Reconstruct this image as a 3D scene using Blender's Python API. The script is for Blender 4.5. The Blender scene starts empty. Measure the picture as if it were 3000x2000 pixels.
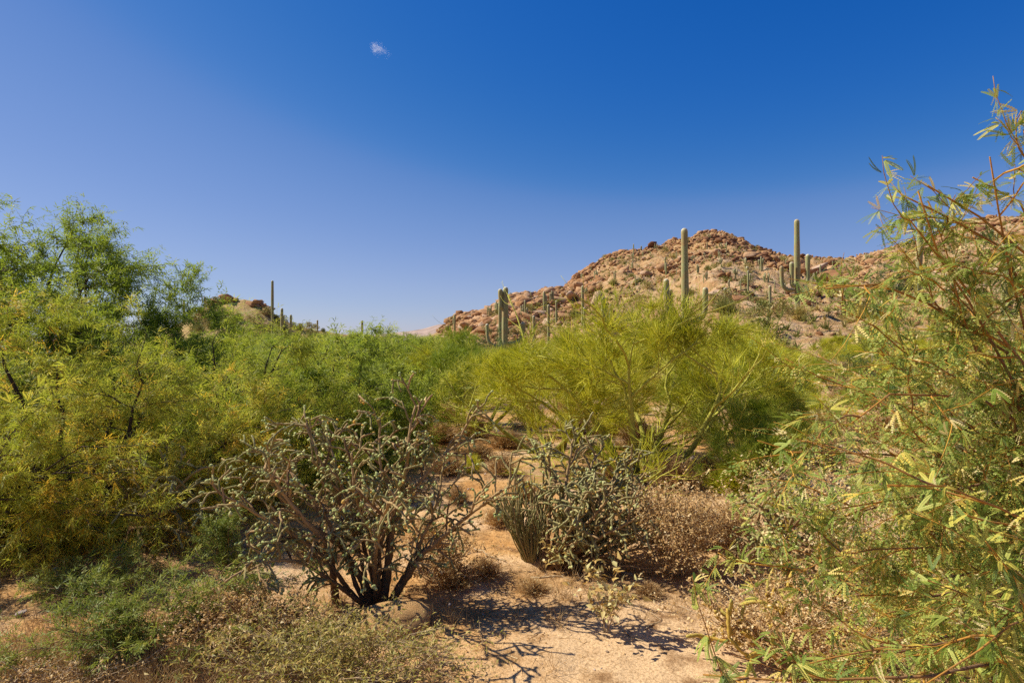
import bpy, math, numpy as np
from mathutils import Matrix, Vector

# ------------------------------------------------------------------ camera, sky, sun, exposure
scene = bpy.context.scene
COL = scene.collection
R = math.radians
CAM_H = 2.0
F = 3000 * 20.0 / 36.0                      # focal length in photograph pixels (3000 wide)
cam_d = bpy.data.cameras.new('camera'); cam_d.lens = 20; cam_d.sensor_width = 36
cam_d.clip_start = 0.05; cam_d.clip_end = 30000
cam = bpy.data.objects.new('camera', cam_d); COL.objects.link(cam)
cam.location = (0, 0, CAM_H); cam.rotation_euler = (R(90), 0, 0)
scene.camera = cam

SUN_DIR = Vector((-0.86, 0.18, 1.0)).normalized()
world = bpy.data.worlds.new('World'); scene.world = world; world.use_nodes = True
nt = world.node_tree
bg = nt.nodes['Background']
sky = nt.nodes.new('ShaderNodeTexSky'); sky.sky_type = 'NISHITA'; sky.sun_disc = False
sky.sun_elevation = math.asin(SUN_DIR.z); sky.sun_rotation = math.atan2(SUN_DIR.x, SUN_DIR.y)
sky.altitude = 900; sky.air_density = 1.0; sky.dust_density = 0.35; sky.ozone_density = 3.0
EXPOSURE = 0.45
def vscale(src, k):
    n = nt.nodes.new('ShaderNodeVectorMath'); n.operation = 'SCALE'; n.inputs['Scale'].default_value = k
    nt.links.new(src, n.inputs[0]); return n.outputs[0]
crv = nt.nodes.new('ShaderNodeRGBCurve'); crv.mapping.use_clip = False          # the camera's deep-blue colour response, applied to the whole sky
for ch, pts in enumerate((((0, 0), (.107, .012), (.162, .055), (.195, .125), (.262, .205), (.381, .31), (.491, .376), (1, .72)),
                          ((0, 0), (.188, .117), (.275, .195), (.328, .262), (.434, .345), (.571, .435), (.651, .479), (1, .70)),
                          ((0, .05), (.356, .456), (.474, .533), (.546, .59), (.70, .685), (1, .82)))):
    c = crv.mapping.curves[ch]
    c.points[0].location = pts[0]; c.points[1].location = pts[-1]
    for p in pts[1:-1]: c.points.new(*p)
crv.mapping.update()
nt.links.new(vscale(sky.outputs[0], 0.105), crv.inputs['Color'])
nt.links.new(vscale(crv.outputs[0], 10.0 / 2 ** EXPOSURE), bg.inputs[0])
bg.inputs[1].default_value = 0.1
sun_d = bpy.data.lights.new('sun', 'SUN'); sun_d.energy = 5.0; sun_d.angle = R(0.53); sun_d.color = (1.0, 0.94, 0.84)
sun = bpy.data.objects.new('sun', sun_d); COL.objects.link(sun)
sun.rotation_euler = (-SUN_DIR).to_track_quat('-Z', 'Y').to_euler(); sun.location = (-30, 5, 40)
vs = scene.view_settings; vs.view_transform = 'Standard'; vs.look = 'None'; vs.exposure = EXPOSURE; vs.gamma = 1.0
scene.cycles.max_bounces = 8; scene.cycles.diffuse_bounces = 5; scene.cycles.glossy_bounces = 2
scene.cycles.transmission_bounces = 5; scene.cycles.transparent_max_bounces = 6; scene.cycles.volume_bounces = 1
scene.cycles.use_denoising = False

# ------------------------------------------------------------------ helpers: noise, meshes, objects
def rngs(s): return np.random.default_rng(s)
def unit(v): return v / np.maximum(np.linalg.norm(v, axis=-1, keepdims=True), 1e-9)

def _hash(ix, iy, s):
    h = (ix.astype(np.int64) * 374761393 + iy.astype(np.int64) * 668265263 + s * 974634781) & 0xffffffff
    h = ((h ^ (h >> 13)) * 1274126177) & 0xffffffff
    return ((h ^ (h >> 16)) & 0xffff) / 65535.0
def vnoise(x, y, s=0):
    ix, iy = np.floor(x), np.floor(y); fx, fy = x - ix, y - iy
    fx = fx * fx * (3 - 2 * fx); fy = fy * fy * (3 - 2 * fy)
    a, b, c, d = _hash(ix, iy, s), _hash(ix + 1, iy, s), _hash(ix, iy + 1, s), _hash(ix + 1, iy + 1, s)
    return (a * (1 - fx) + b * fx) * (1 - fy) + (c * (1 - fx) + d * fx) * fy - 0.5
def fbm(x, y, o=4, s=0):
    r, a = 0, 1.0
    for k in range(o):
        r = r + a * vnoise(x * 2 ** k, y * 2 ** k, s + k * 17); a *= 0.5
    return r

class MB:
    """collects vertices, quads, triangles and a per-vertex tint into one mesh"""
    def __init__(s): s.v, s.q, s.t, s.a, s.n = [], [], [], [], 0
    def add(s, v, q=None, t=None, a=0.0):
        v = np.asarray(v, dtype=np.float64).reshape(-1, 3)
        if len(v) == 0: return s
        if q is not None and len(q): s.q.append(np.asarray(q).reshape(-1, 4) + s.n)
        if t is not None and len(t): s.t.append(np.asarray(t).reshape(-1, 3) + s.n)
        s.v.append(v); s.a.append(np.broadcast_to(np.asarray(a, dtype=np.float64).ravel(), (len(v),)) if np.size(a) != len(v) else np.asarray(a, dtype=np.float64).ravel())
        s.n += len(v); return s
    def mesh(s, name, mat, smooth=False, origin=(0, 0, 0)):
        v = np.concatenate(s.v) - np.asarray(origin)
        q = np.concatenate(s.q) if s.q else np.zeros((0, 4), int); t = np.concatenate(s.t) if s.t else np.zeros((0, 3), int)
        m = bpy.data.meshes.new(name)
        m.vertices.add(len(v)); m.vertices.foreach_set('co', v.astype(np.float32).ravel())
        m.loops.add(len(q) * 4 + len(t) * 3); m.loops.foreach_set('vertex_index', np.concatenate([q.ravel(), t.ravel()]).astype(np.int32))
        m.polygons.add(len(q) + len(t))
        m.polygons.foreach_set('loop_start', np.concatenate([np.arange(len(q)) * 4, len(q) * 4 + np.arange(len(t)) * 3]).astype(np.int32))
        if smooth: m.polygons.foreach_set('use_smooth', np.ones(len(q) + len(t), bool))
        at = m.attributes.new('tint', 'FLOAT', 'POINT'); at.data.foreach_set('value', np.concatenate(s.a).astype(np.float32))
        m.update(calc_edges=True)
        if mat: m.materials.append(mat)
        return m

def obj(name, mesh, parent=None, label=None, cat=None, group=None, kind=None, loc=None):
    o = bpy.data.objects.new(name, mesh); COL.objects.link(o)
    if parent: o.parent = parent
    if loc is not None: o.location = loc
    if label: o['label'] = label
    if cat: o['category'] = cat
    if group: o['group'] = group
    if kind: o['kind'] = kind
    return o
def thing(name, label, cat, loc, group=None): return obj(name, None, None, label, cat, group, None, loc)
def copy_tree(o, parent=None):
    c = o.copy(); COL.objects.link(c); c.parent = parent
    for ch in list(o.children): copy_tree(ch, c)
    return c

def at(px, py, y):
    """the point on a pixel's ray at depth y"""
    return np.array([(px - 1500) / F * y, y, CAM_H - (py - 1000) / F * y])

def tubes(P, Rd, sides=5, bump=0.0, cap=True):
    """P (N,K,3) polylines, Rd (N,K) radii -> vertices, quads, tris, index of tube per vertex, t along"""
    N, K, _ = P.shape
    T = unit(np.gradient(P, axis=1))
    main = unit(P[:, -1] - P[:, 0])
    ref = np.where(np.abs(main[:, 2:3]) < 0.7, np.array([[0, 0, 1.0]]), np.array([[1.0, 0.1, 0]]))
    A = unit(np.cross(T, ref[:, None, :])); B = np.cross(T, A)
    ang = np.arange(sides) * 2 * np.pi / sides
    rr = np.repeat(Rd[:, :, None], sides, 2)
    if bump:
        kk = (np.arange(K)[:, None] + np.arange(sides)[None, :]) % 2
        rr = rr * (1 + bump * (kk[None] * 2 - 1))
    V = P[:, :, None, :] + rr[..., None] * (np.cos(ang)[None, None, :, None] * A[:, :, None, :] + np.sin(ang)[None, None, :, None] * B[:, :, None, :])
    idx = np.arange(N * K * sides).reshape(N, K, sides)
    j = (np.arange(sides) + 1) % sides
    q = np.stack([idx[:, :-1, :], idx[:, :-1][:, :, j], idx[:, 1:][:, :, j], idx[:, 1:, :]], -1).reshape(-1, 4)
    tris = None
    if cap:
        e = idx[:, -1, :]
        tris = np.stack([np.repeat(e[:, :1], sides - 2, 1), e[:, 1:-1], e[:, 2:]], -1).reshape(-1, 3)
    tid = np.repeat(np.arange(N), K * sides); tt = np.tile(np.repeat(np.linspace(0, 1, K), sides), N)
    return V.reshape(-1, 3), q, tris, tid, tt

def grow(rng, p, d, L, r0, r1, K=6, wander=0.15, trop=(0, 0, 0.0)):
    N = len(p); P = np.zeros((N, K, 3)); P[:, 0] = p; d = unit(d); L = np.broadcast_to(L, (N,))
    trop = np.asarray(trop, dtype=float)
    for k in range(1, K):
        d = unit(d + wander * rng.normal(size=(N, 3)) + trop)
        P[:, k] = P[:, k - 1] + d * (L / (K - 1))[:, None]
    Rd = np.broadcast_to(r0, (N,))[:, None] * (1 - np.linspace(0, 1, K))[None] + np.broadcast_to(r1, (N,))[:, None] * np.linspace(0, 1, K)[None]
    return P, Rd

def spawn(rng, P, n, tmin=0.3, tmax=1.0, ang=45, sd=12):
    """n children on each polyline: start points, directions, parent index, t"""
    N, K, _ = P.shape
    par = np.repeat(np.arange(N), n)
    t = tmin + (tmax - tmin) * ((np.tile(np.arange(n), N) + rng.random(N * n)) / n)
    f = t * (K - 1); i = np.minimum(f.astype(int), K - 2); w = (f - i)[:, None]
    pos = P[par, i] * (1 - w) + P[par, i + 1] * w
    T = unit(P[par, i + 1] - P[par, i])
    perp = unit(np.cross(T, unit(rng.normal(size=(len(par), 3)))))
    a = np.radians(ang + sd * rng.normal(size=len(par)))[:, None]
    return pos, unit(T * np.cos(a) + perp * np.sin(a)), par, t

def frames(d, up):
    x = unit(d); z = unit(up - (up * x).sum(-1, keepdims=True) * x); y = np.cross(z, x)
    return np.stack([x, y, z], -1)          # columns are the axes
def scatter(mb, tv, tq, tt, pos, rot, scale, tint, tint_t=None):
    N, n = len(pos), len(tv)
    if N == 0: return
    sc = np.asarray(scale, dtype=float)
    sv = tv[None] * (sc.reshape(N, 1, -1) if sc.ndim > 1 else np.broadcast_to(sc, (N,)).reshape(N, 1, 1))
    V = np.einsum('nij,nvj->nvi', rot, sv) + pos[:, None]
    off = (np.arange(N) * n)[:, None, None]
    a = np.repeat(np.broadcast_to(tint, (N,))[:, None], n, 1)
    if tint_t is not None: a = a + tint_t[None]
    mb.add(V.reshape(-1, 3), (tq[None] + off).reshape(-1, 4) if tq is not None else None, (tt[None] + off).reshape(-1, 3) if tt is not None else None, a.ravel())
def slivers(mb, rng, p, q, w, tint):
    """thin tapering twigs, one triangle each"""
    d = q - p; s = unit(np.cross(d, rng.normal(size=d.shape))) * (np.broadcast_to(w, (len(p),))[:, None] * 0.5)
    V = np.stack([p - s, p + s, q], 1).reshape(-1, 3)
    mb.add(V, None, np.arange(len(p) * 3).reshape(-1, 3), np.repeat(np.broadcast_to(tint, (len(p),)), 3))

# ------------------------------------------------------------------ materials
def lin(r, g, b):
    f = lambda c: (c / 255 / 12.92) if c / 255 <= 0.04045 else ((c / 255 + 0.055) / 1.055) ** 2.4
    return (f(r), f(g), f(b), 1)
def base_mat(name, rough=0.85, spec=0.2):
    m = bpy.data.materials.new(name); m.use_nodes = True
    b = m.node_tree.nodes['Principled BSDF']; b.inputs['Roughness'].default_value = rough; b.inputs['Specular IOR Level'].default_value = spec
    return m, m.node_tree, b
def ramp(nt, stops, fac, interp='LINEAR'):
    r = nt.nodes.new('ShaderNodeValToRGB'); e = r.color_ramp.elements; r.color_ramp.interpolation = interp
    while len(e) < len(stops): e.new(0.5)
    for k, (p, c) in enumerate(stops): e[k].position = p; e[k].color = c if len(c) == 4 else (*c, 1)
    nt.links.new(fac, r.inputs[0]); return r.outputs[0]
def attr(nt, name='tint'):
    a = nt.nodes.new('ShaderNodeAttribute'); a.attribute_name = name; return a.outputs['Fac']
def noise(nt, scale, detail=4, rough=0.55, coord='Object', vec=None, dist=0.0):
    n = nt.nodes.new('ShaderNodeTexNoise'); n.inputs['Scale'].default_value = scale; n.inputs['Detail'].default_value = detail
    n.inputs['Roughness'].default_value = rough; n.inputs['Distortion'].default_value = dist
    if vec is None:
        tc = nt.nodes.new('ShaderNodeTexCoord'); vec = tc.outputs[coord]
    nt.links.new(vec, n.inputs['Vector']); return n.outputs['Fac']
def mixc(nt, fac, a, b, mode='MIX'):
    m = nt.nodes.new('ShaderNodeMix'); m.data_type = 'RGBA'; m.blend_type = mode
    for sock, v in ((m.inputs['Factor'], fac), (m.inputs[6], a), (m.inputs[7], b)):
        if hasattr(v, 'is_output'): nt.links.new(v, sock)
        else: sock.default_value = v
    return m.outputs[2]
def math_n(nt, op, a, b):
    m = nt.nodes.new('ShaderNodeMath'); m.operation = op
    for s, v in ((m.inputs[0], a), (m.inputs[1], b)):
        if hasattr(v, 'is_output'): nt.links.new(v, s)
        else: s.default_value = v
    return m.outputs[0]
def bump(nt, b, h, strength, dist):
    n = nt.nodes.new('ShaderNodeBump'); n.inputs['Strength'].default_value = strength; n.inputs['Distance'].default_value = dist
    nt.links.new(h, n.inputs['Height']); nt.links.new(n.outputs[0], b.inputs['Normal'])

def leaf_mat(name, stops, trans=0.35, rough=0.55, spec=0.3, rnd=0.0):
    m, nt, b = base_mat(name, rough, spec)
    f = attr(nt)
    if rnd:
        oi = nt.nodes.new('ShaderNodeObjectInfo')
        f = math_n(nt, 'ADD', f, math_n(nt, 'MULTIPLY', math_n(nt, 'SUBTRACT', oi.outputs['Random'], 0.5), rnd))
    c = ramp(nt, stops, f)
    nt.links.new(c, b.inputs['Base Color'])
    tr = nt.nodes.new('ShaderNodeBsdfTranslucent'); nt.links.new(c, tr.inputs['Color'])
    mx = nt.nodes.new('ShaderNodeMixShader'); mx.inputs[0].default_value = trans
    nt.links.new(b.outputs[0], mx.inputs[1]); nt.links.new(tr.outputs[0], mx.inputs[2])
    nt.links.new(mx.outputs[0], nt.nodes['Material Output'].inputs['Surface'])
    return m
def bark_mat(name, stops, scale=30, rough=0.9):
    m, nt, b = base_mat(name, rough, 0.15)
    n = noise(nt, scale, 5, 0.65)
    f = math_n(nt, 'ADD', attr(nt), math_n(nt, 'MULTIPLY', math_n(nt, 'SUBTRACT', n, 0.5), 0.45))
    nt.links.new(ramp(nt, stops, f), b.inputs['Base Color']); bump(nt, b, n, 0.6, 0.01)
    return m

M = {}
M['mesq_near'] = leaf_mat('velvet_mesquite_leaf', [(0, (0.08, 0.13, 0.016)), (0.3, (0.23, 0.31, 0.04)), (0.6, (0.44, 0.48, 0.10)), (0.82, (0.76, 0.58, 0.09)), (1, (0.84, 0.70, 0.33))], 0.36)
M['mesq_gold'] = leaf_mat('golden_mesquite_leaf', [(0, (0.24, 0.30, 0.022)), (0.4, (0.49, 0.50, 0.05)), (0.65, (0.66, 0.55, 0.075)), (0.83, (0.82, 0.48, 0.03)), (1, (0.86, 0.55, 0.08))], 0.54, rnd=0.1)
M['mesq_green'] = leaf_mat('green_mesquite_leaf', [(0, (0.22, 0.29, 0.026)), (0.5, (0.43, 0.47, 0.05)), (0.85, (0.62, 0.57, 0.085)), (1, (0.74, 0.55, 0.08))], 0.54, rnd=0.25)
M['palo'] = leaf_mat('palo_verde_twig', [(0, (0.22, 0.24, 0.012)), (0.4, (0.48, 0.48, 0.022)), (0.8, (0.68, 0.63, 0.045)), (1, (0.76, 0.66, 0.10))], 0.38, rnd=0.35)
M['palo_dark'] = leaf_mat('green_palo_verde_twig', [(0, (0.17, 0.23, 0.014)), (0.4, (0.29, 0.36, 0.02)), (0.8, (0.44, 0.47, 0.035)), (1, (0.55, 0.52, 0.08))], 0.35, rnd=0.25)
M['palo_bark'] = bark_mat('palo_verde_bark', [(0, (0.05, 0.04, 0.025)), (0.35, (0.22, 0.21, 0.04)), (0.7, (0.46, 0.43, 0.07)), (1, (0.58, 0.53, 0.14))], 14)
M['mesq_bark'] = bark_mat('mesquite_bark', [(0, (0.035, 0.025, 0.02)), (0.4, (0.10, 0.065, 0.05)), (0.65, (0.20, 0.11, 0.06)), (0.85, (0.42, 0.20, 0.035)), (1, (0.55, 0.30, 0.05))], 30)
M['cholla'] = bark_mat('cholla_stem', [(0, (0.07, 0.04, 0.02)), (0.25, (0.22, 0.125, 0.055)), (0.45, (0.42, 0.27, 0.12)), (0.62, (0.32, 0.235, 0.095)), (0.85, (0.225, 0.21, 0.072)), (1, (0.38, 0.33, 0.14))], 60)
M['fruit'] = bark_mat('cholla_fruit', [(0, (0.30, 0.36, 0.10)), (0.5, (0.52, 0.54, 0.19)), (0.8, (0.66, 0.60, 0.24)), (1, (0.70, 0.38, 0.05))], 40, 0.6)
M['dry'] = leaf_mat('dry_leaf', [(0, (0.20, 0.105, 0.04)), (0.35, (0.46, 0.26, 0.085)), (0.7, (0.68, 0.46, 0.18)), (1, (0.84, 0.68, 0.38))], 0.35)
M['grass'] = leaf_mat('dry_grass_blade', [(0, (0.20, 0.11, 0.045)), (0.5, (0.45, 0.27, 0.10)), (1, (0.66, 0.48, 0.22))], 0.25)
M['bush'] = leaf_mat('fine_green_leaf', [(0, (0.12, 0.165, 0.02)), (0.5, (0.25, 0.295, 0.04)), (0.85, (0.43, 0.42, 0.07)), (1, (0.62, 0.50, 0.12))], 0.4)
M['olive'] = leaf_mat('olive_leaf', [(0, (0.24, 0.23, 0.04)), (0.5, (0.45, 0.38, 0.09)), (0.8, (0.60, 0.43, 0.14)), (1, (0.7, 0.5, 0.2))], 0.35, rnd=0.35)
M['scrub'] = leaf_mat('hill_scrub_leaf', [(0, (0.16, 0.18, 0.035)), (0.5, (0.29, 0.28, 0.06)), (0.8, (0.46, 0.36, 0.11)), (1, (0.58, 0.41, 0.16))], 0.2, rnd=0.5)
M['dark'] = leaf_mat('dark_green_leaf', [(0, (0.055, 0.11, 0.02)), (0.6, (0.13, 0.20, 0.035)), (1, (0.24, 0.29, 0.06))], 0.25, rnd=0.2)
M['heart'] = leaf_mat('withered_leaf', [(0, (0.45, 0.22, 0.04)), (0.4, (0.62, 0.43, 0.13)), (0.8, (0.52, 0.50, 0.20)), (1, (0.75, 0.62, 0.33))], 0.3)
M['stick'] = bark_mat('weathered_stick', [(0, (0.12, 0.07, 0.035)), (0.5, (0.36, 0.23, 0.10)), (1, (0.58, 0.46, 0.29))], 40)

def rock_mat(name, stops, rnd, scale):
    m, nt, b = base_mat(name, 0.9, 0.15)
    n1 = noise(nt, scale, 6, 0.6); n2 = noise(nt, scale * 5, 4, 0.7)
    oi = nt.nodes.new('ShaderNodeObjectInfo')
    f = math_n(nt, 'ADD', math_n(nt, 'ADD', attr(nt), math_n(nt, 'MULTIPLY', math_n(nt, 'SUBTRACT', n1, 0.5), 0.7)), math_n(nt, 'MULTIPLY', math_n(nt, 'SUBTRACT', oi.outputs['Random'], 0.5), rnd))
    c = mixc(nt, math_n(nt, 'MULTIPLY', n2, 0.35), ramp(nt, stops, f), (0.10, 0.05, 0.035, 1))
    nt.links.new(c, b.inputs['Base Color']); bump(nt, b, n2, 0.8, 0.08 / scale * 2)
    return m
M['rock'] = rock_mat('hill_rock', [(0, (0.20, 0.09, 0.04)), (0.3, (0.42, 0.215, 0.085)), (0.55, (0.50, 0.29, 0.135)), (0.8, (0.51, 0.345, 0.215)), (1, (0.64, 0.49, 0.36))], 0.7, 0.8)
M['stone'] = rock_mat('ground_stone', [(0, (0.36, 0.20, 0.09)), (0.5, (0.52, 0.34, 0.18)), (1, (0.66, 0.55, 0.47))], 0.0, 9)

def ground_mat():
    m, nt, b = base_mat('sandy_soil', 0.95, 0.1)
    big = noise(nt, 0.75, 5, 0.6); mid = noise(nt, 4.5, 6, 0.65); fine = noise(nt, 130, 3, 0.8); far = noise(nt, 0.09, 5, 0.65)
    peb = nt.nodes.new('ShaderNodeTexVoronoi'); peb.inputs['Scale'].default_value = 70; _tc = nt.nodes.new('ShaderNodeTexCoord'); nt.links.new(_tc.outputs['Object'], peb.inputs['Vector'])
    sand = ramp(nt, [(0.33, (0.52, 0.255, 0.075)), (0.47, (0.59, 0.345, 0.135)), (0.62, (0.67, 0.465, 0.265))], big)
    dv = nt.nodes.new('ShaderNodeVectorMath'); dv.operation = 'DISTANCE'; dv.inputs[1].default_value = (1.25, 3.75, 0); nt.links.new(_tc.outputs['Object'], dv.inputs[0])
    wash = ramp(nt, [(0.45, (1, 1, 1)), (0.85, (0, 0, 0))], math_n(nt, 'ADD', math_n(nt, 'MULTIPLY', dv.outputs['Value'], .55), math_n(nt, 'SUBTRACT', mid, .5)))
    sand = mixc(nt, wash, sand, (0.66, 0.445, 0.235, 1))
    litter = ramp(nt, [(0.50, (0, 0, 0)), (0.62, (1, 1, 1))], mid)
    bigl = ramp(nt, [(0.42, (0.85, 0.85, 0.85)), (0.58, (0.05, 0.05, 0.05))], big)
    c = mixc(nt, mixc(nt, 1.0, litter, bigl, 'MULTIPLY'), sand, (0.24, 0.125, 0.05, 1))
    la = math_n(nt, 'MULTIPLY', attr(nt), ramp(nt, [(0.36, (.25, .25, .25)), (0.58, (1, 1, 1))], noise(nt, 16, 5, 0.7)))
    c = mixc(nt, la, c, ramp(nt, [(0.35, (0.12, 0.062, 0.026)), (0.5, (0.27, 0.145, 0.055)), (0.66, (0.46, 0.28, 0.11))], noise(nt, 38, 4, 0.75)))
    grain = ramp(nt, [(0.30, (0.62, 0.58, 0.52)), (0.5, (1, 1, 1)), (0.72, (1.22, 1.2, 1.16))], fine)
    c = mixc(nt, 1.0, c, grain, 'MULTIPLY')
    c = mixc(nt, 1.0, c, ramp(nt, [(0.0, (1.12, 1.1, 1.06)), (0.5, (1, 1, 1)), (0.8, (.72, .68, .62))], peb.outputs['Distance']), 'MULTIPLY')
    pos = nt.nodes.new('ShaderNodeTexCoord'); sep = nt.nodes.new('ShaderNodeSeparateXYZ'); nt.links.new(pos.outputs['Object'], sep.inputs[0])
    dist = math_n(nt, 'MULTIPLY', sep.outputs['Y'], 1 / 40.0)
    scrub = ramp(nt, [(0.35, (0.20, 0.17, 0.07)), (0.55, (0.36, 0.25, 0.12)), (0.7, (0.46, 0.30, 0.17))], far)
    c = mixc(nt, ramp(nt, [(0.3, (0, 0, 0)), (1.0, (1, 1, 1))], dist), c, scrub)
    nt.links.new(c, b.inputs['Base Color'])
    h = math_n(nt, 'ADD', math_n(nt, 'MULTIPLY', fine, 0.35), noise(nt, 22, 5, 0.6)); bump(nt, b, h, 0.7, 0.02)
    return m
def hill_mat(name, scrub=.55):
    m, nt, b = base_mat(name, 0.95, 0.1)
    n1 = noise(nt, 0.035, 6, 0.65); n2 = noise(nt, 0.5, 6, 0.7); n3 = noise(nt, 2.2, 4, 0.7)
    soil = ramp(nt, [(0.35, (0.48, 0.26, 0.095)), (0.5, (0.50, 0.30, 0.13)), (0.65, (0.52, 0.36, 0.21))], n1)
    rocky = ramp(nt, [(0.38, (0.22, 0.11, 0.05)), (0.5, (0.46, 0.26, 0.12)), (0.6, (0.56, 0.39, 0.24))], n2)
    c = mixc(nt, 0.6, soil, rocky)
    c = mixc(nt, ramp(nt, [(scrub, (0, 0, 0)), (scrub + .07, (0.75, 0.75, 0.75))], n3), c, (0.40, 0.30, 0.10, 1))
    nt.links.new(c, b.inputs['Base Color']); bump(nt, b, math_n(nt, 'ADD', n2, n3), 0.8, 0.6)
    return m
M['tan_stone'] = rock_mat('tan_boulder_stone', [(0, (0.62, 0.32, 0.10)), (0.5, (0.74, 0.44, 0.17)), (1, (0.78, 0.52, 0.25))], 0.0, 5)
M['ground'] = ground_mat(); M['hill'] = hill_mat('rocky_hillside', .52); M['knoll'] = hill_mat('scrubby_knoll', .40)
def plain(name, stops, scale):
    m, nt, b = base_mat(name, 0.95, 0.05); nt.links.new(ramp(nt, stops, noise(nt, scale, 6, 0.65)), b.inputs['Base Color']); return m
M['mountain'] = plain('far_mountain_rock', [(0.35, (0.24, 0.17, 0.13)), (0.6, (0.42, 0.31, 0.24))], 0.02)

def saguaro_mat():
    m, nt, b = base_mat('saguaro_skin', 0.75, 0.2)
    n = noise(nt, 0.9, 5, 0.6); n2 = noise(nt, 6, 3, 0.6)
    f = math_n(nt, 'ADD', attr(nt), math_n(nt, 'MULTIPLY', math_n(nt, 'SUBTRACT', n2, 0.5), 0.3))
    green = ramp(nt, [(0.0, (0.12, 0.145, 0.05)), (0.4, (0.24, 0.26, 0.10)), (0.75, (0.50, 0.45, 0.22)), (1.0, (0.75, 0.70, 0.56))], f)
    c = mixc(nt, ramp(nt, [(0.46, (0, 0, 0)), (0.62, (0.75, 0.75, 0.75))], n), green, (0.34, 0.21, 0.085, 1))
    nt.links.new(c, b.inputs['Base Color']); return m
M['saguaro'] = saguaro_mat()

# ------------------------------------------------------------------ terrain
CREST = np.array([(1200, 1010, 170), (1295, 964, 165), (1317, 946, 160), (1344, 926, 155), (1384, 919, 150), (1424, 916, 145), (1460, 892, 142), (1500, 875, 142), (1536, 862, 142),
    (1571, 866, 150), (1603, 848, 160), (1643, 848, 168), (1670, 834, 175), (1696, 814, 182), (1723, 799, 190), (1746, 781, 196), (1763, 761, 200), (1799, 743, 205), (1830, 736, 210),
    (1875, 736, 215), (1906, 730, 218), (1946, 723, 222), (1982, 712, 225), (2018, 705, 228), (2054, 703, 230), (2089, 694, 232), (2120, 694, 235), (2152, 703, 238), (2183, 716, 242),
    (2210, 734, 246), (2257, 746, 254), (2300, 757, 262), (2344, 762, 270), (2404, 762, 280), (2480, 768, 290), (2512, 765, 292), (2561, 754, 290), (2615, 735, 286), (2664, 727, 282),
    (2713, 705, 278), (2767, 692, 272), (2827, 664, 268), (2870, 659, 265), (3000, 640, 260), (3200, 615, 255), (3500, 640, 250), (4000, 760, 245), (4600, 990, 240)], float)
BASE_D = np.array([(1200, 150), (1300, 130), (1400, 95), (1500, 70), (1700, 58), (1950, 46), (2100, 34), (2300, 26), (2600, 26), (3000, 28), (3500, 70), (4600, 120)], float)
KNOB = np.array([(380, 1005, 120), (480, 970, 118), (558, 930, 117), (594, 908, 116), (634, 886, 115), (670, 880, 115), (714, 875, 115), (759, 882, 115), (781, 898, 115), (795, 911, 115),
    (826, 932, 116), (870, 955, 118), (915, 964, 120), (982, 975, 122), (1060, 985, 124), (1150, 1006, 126)], float)

def ground_z(x, y):
    x, y = np.asarray(x, float), np.asarray(y, float)
    d = np.hypot(x, y)
    z = 0.10 * fbm(x * 0.55 + 3, y * 0.55, 4, 5) * np.clip(d / 3, 0, 1) + 1.2 * fbm(x * 0.02, y * 0.02, 3, 9) * np.clip((d - 12) / 80, 0, 1)
    return z + 0.02 * fbm(x * 4, y * 4, 3, 31)
def ridge_z(a, y, tab, based, amp):
    pc = np.interp(a, tab[:, 0], tab[:, 1]); yc = np.interp(a, tab[:, 0], tab[:, 2]); yb = np.interp(a, based[:, 0], based[:, 1])
    zc = CAM_H + (1000 - pc) / F * yc
    s = (y - yb) / (yc - yb)
    up = np.clip(s, 0, 1); prof = 0.8 * up ** 0.82 + 0.2 * up * up * (3 - 2 * up)
    back = np.clip(s - 1, 0, 9); prof = prof - 0.9 * back - 0.25 * np.clip(-s, 0, 1) * 0
    x = (a - 1500) / F * y
    rel = fbm(x * 0.09, y * 0.09, 4, 71) * 2.6 + np.abs(fbm(x * 0.25, y * 0.25, 3, 72)) * 2.2 - 0.8
    led = np.abs(vnoise(x * 0.05 + 0.3 * vnoise(x * .2, y * .2, 3), y * 0.16, 77)) * 2.0 - 0.5
    crestdamp = 1 - 0.75 * np.exp(-((s - 1) / 0.06) ** 2)
    edge = np.clip(np.clip(s, 0, 1) * 6, 0, 1)
    return -0.8 + (zc + 0.8) * prof + amp * edge * crestdamp * (rel + led) - 3 * np.clip(-s * 8, 0, 1)
KBASE = np.array([(380, 85), (1150, 105)], float)
def hill_z(a, y): return ridge_z(a, y, CREST, BASE_D, 1.0)
def knob_z(a, y): return ridge_z(a, y, KNOB, KBASE, 0.35)
def terrain(px, y):
    x = (px - 1500) / F * y
    z = ground_z(x, y)
    if px > 1200: z = max(z, float(hill_z(np.array([px]), np.array([y]))[0]))
    if 380 < px < 1150: z = max(z, float(knob_z(np.array([px]), np.array([y]))[0]))
    return float(z)
def hit(px, py, y0=3.0, y1=320.0):
    """where a pixel's ray meets the ground or hill"""
    ys = np.geomspace(y0, y1, 600); x = (px - 1500) / F * ys
    z = ground_z(x, ys)
    if px > 1200: z = np.maximum(z, hill_z(np.full_like(ys, px), ys))
    if 380 < px < 1150: z = np.maximum(z, knob_z(np.full_like(ys, px), ys))
    ray = CAM_H - (py - 1000) / F * ys
    k = np.nonzero(ray <= z)[0]
    if len(k) == 0: return None
    y = ys[k[0]]; return np.array([(px - 1500) / F * y, y, z[k[0]]])
def onground(x, y): return np.array([x, y, float(ground_z(x, y))])
def G(px, py):
    y = CAM_H * F / (py - 1000.0); return onground((px - 1500) / F * y, y)

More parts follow.
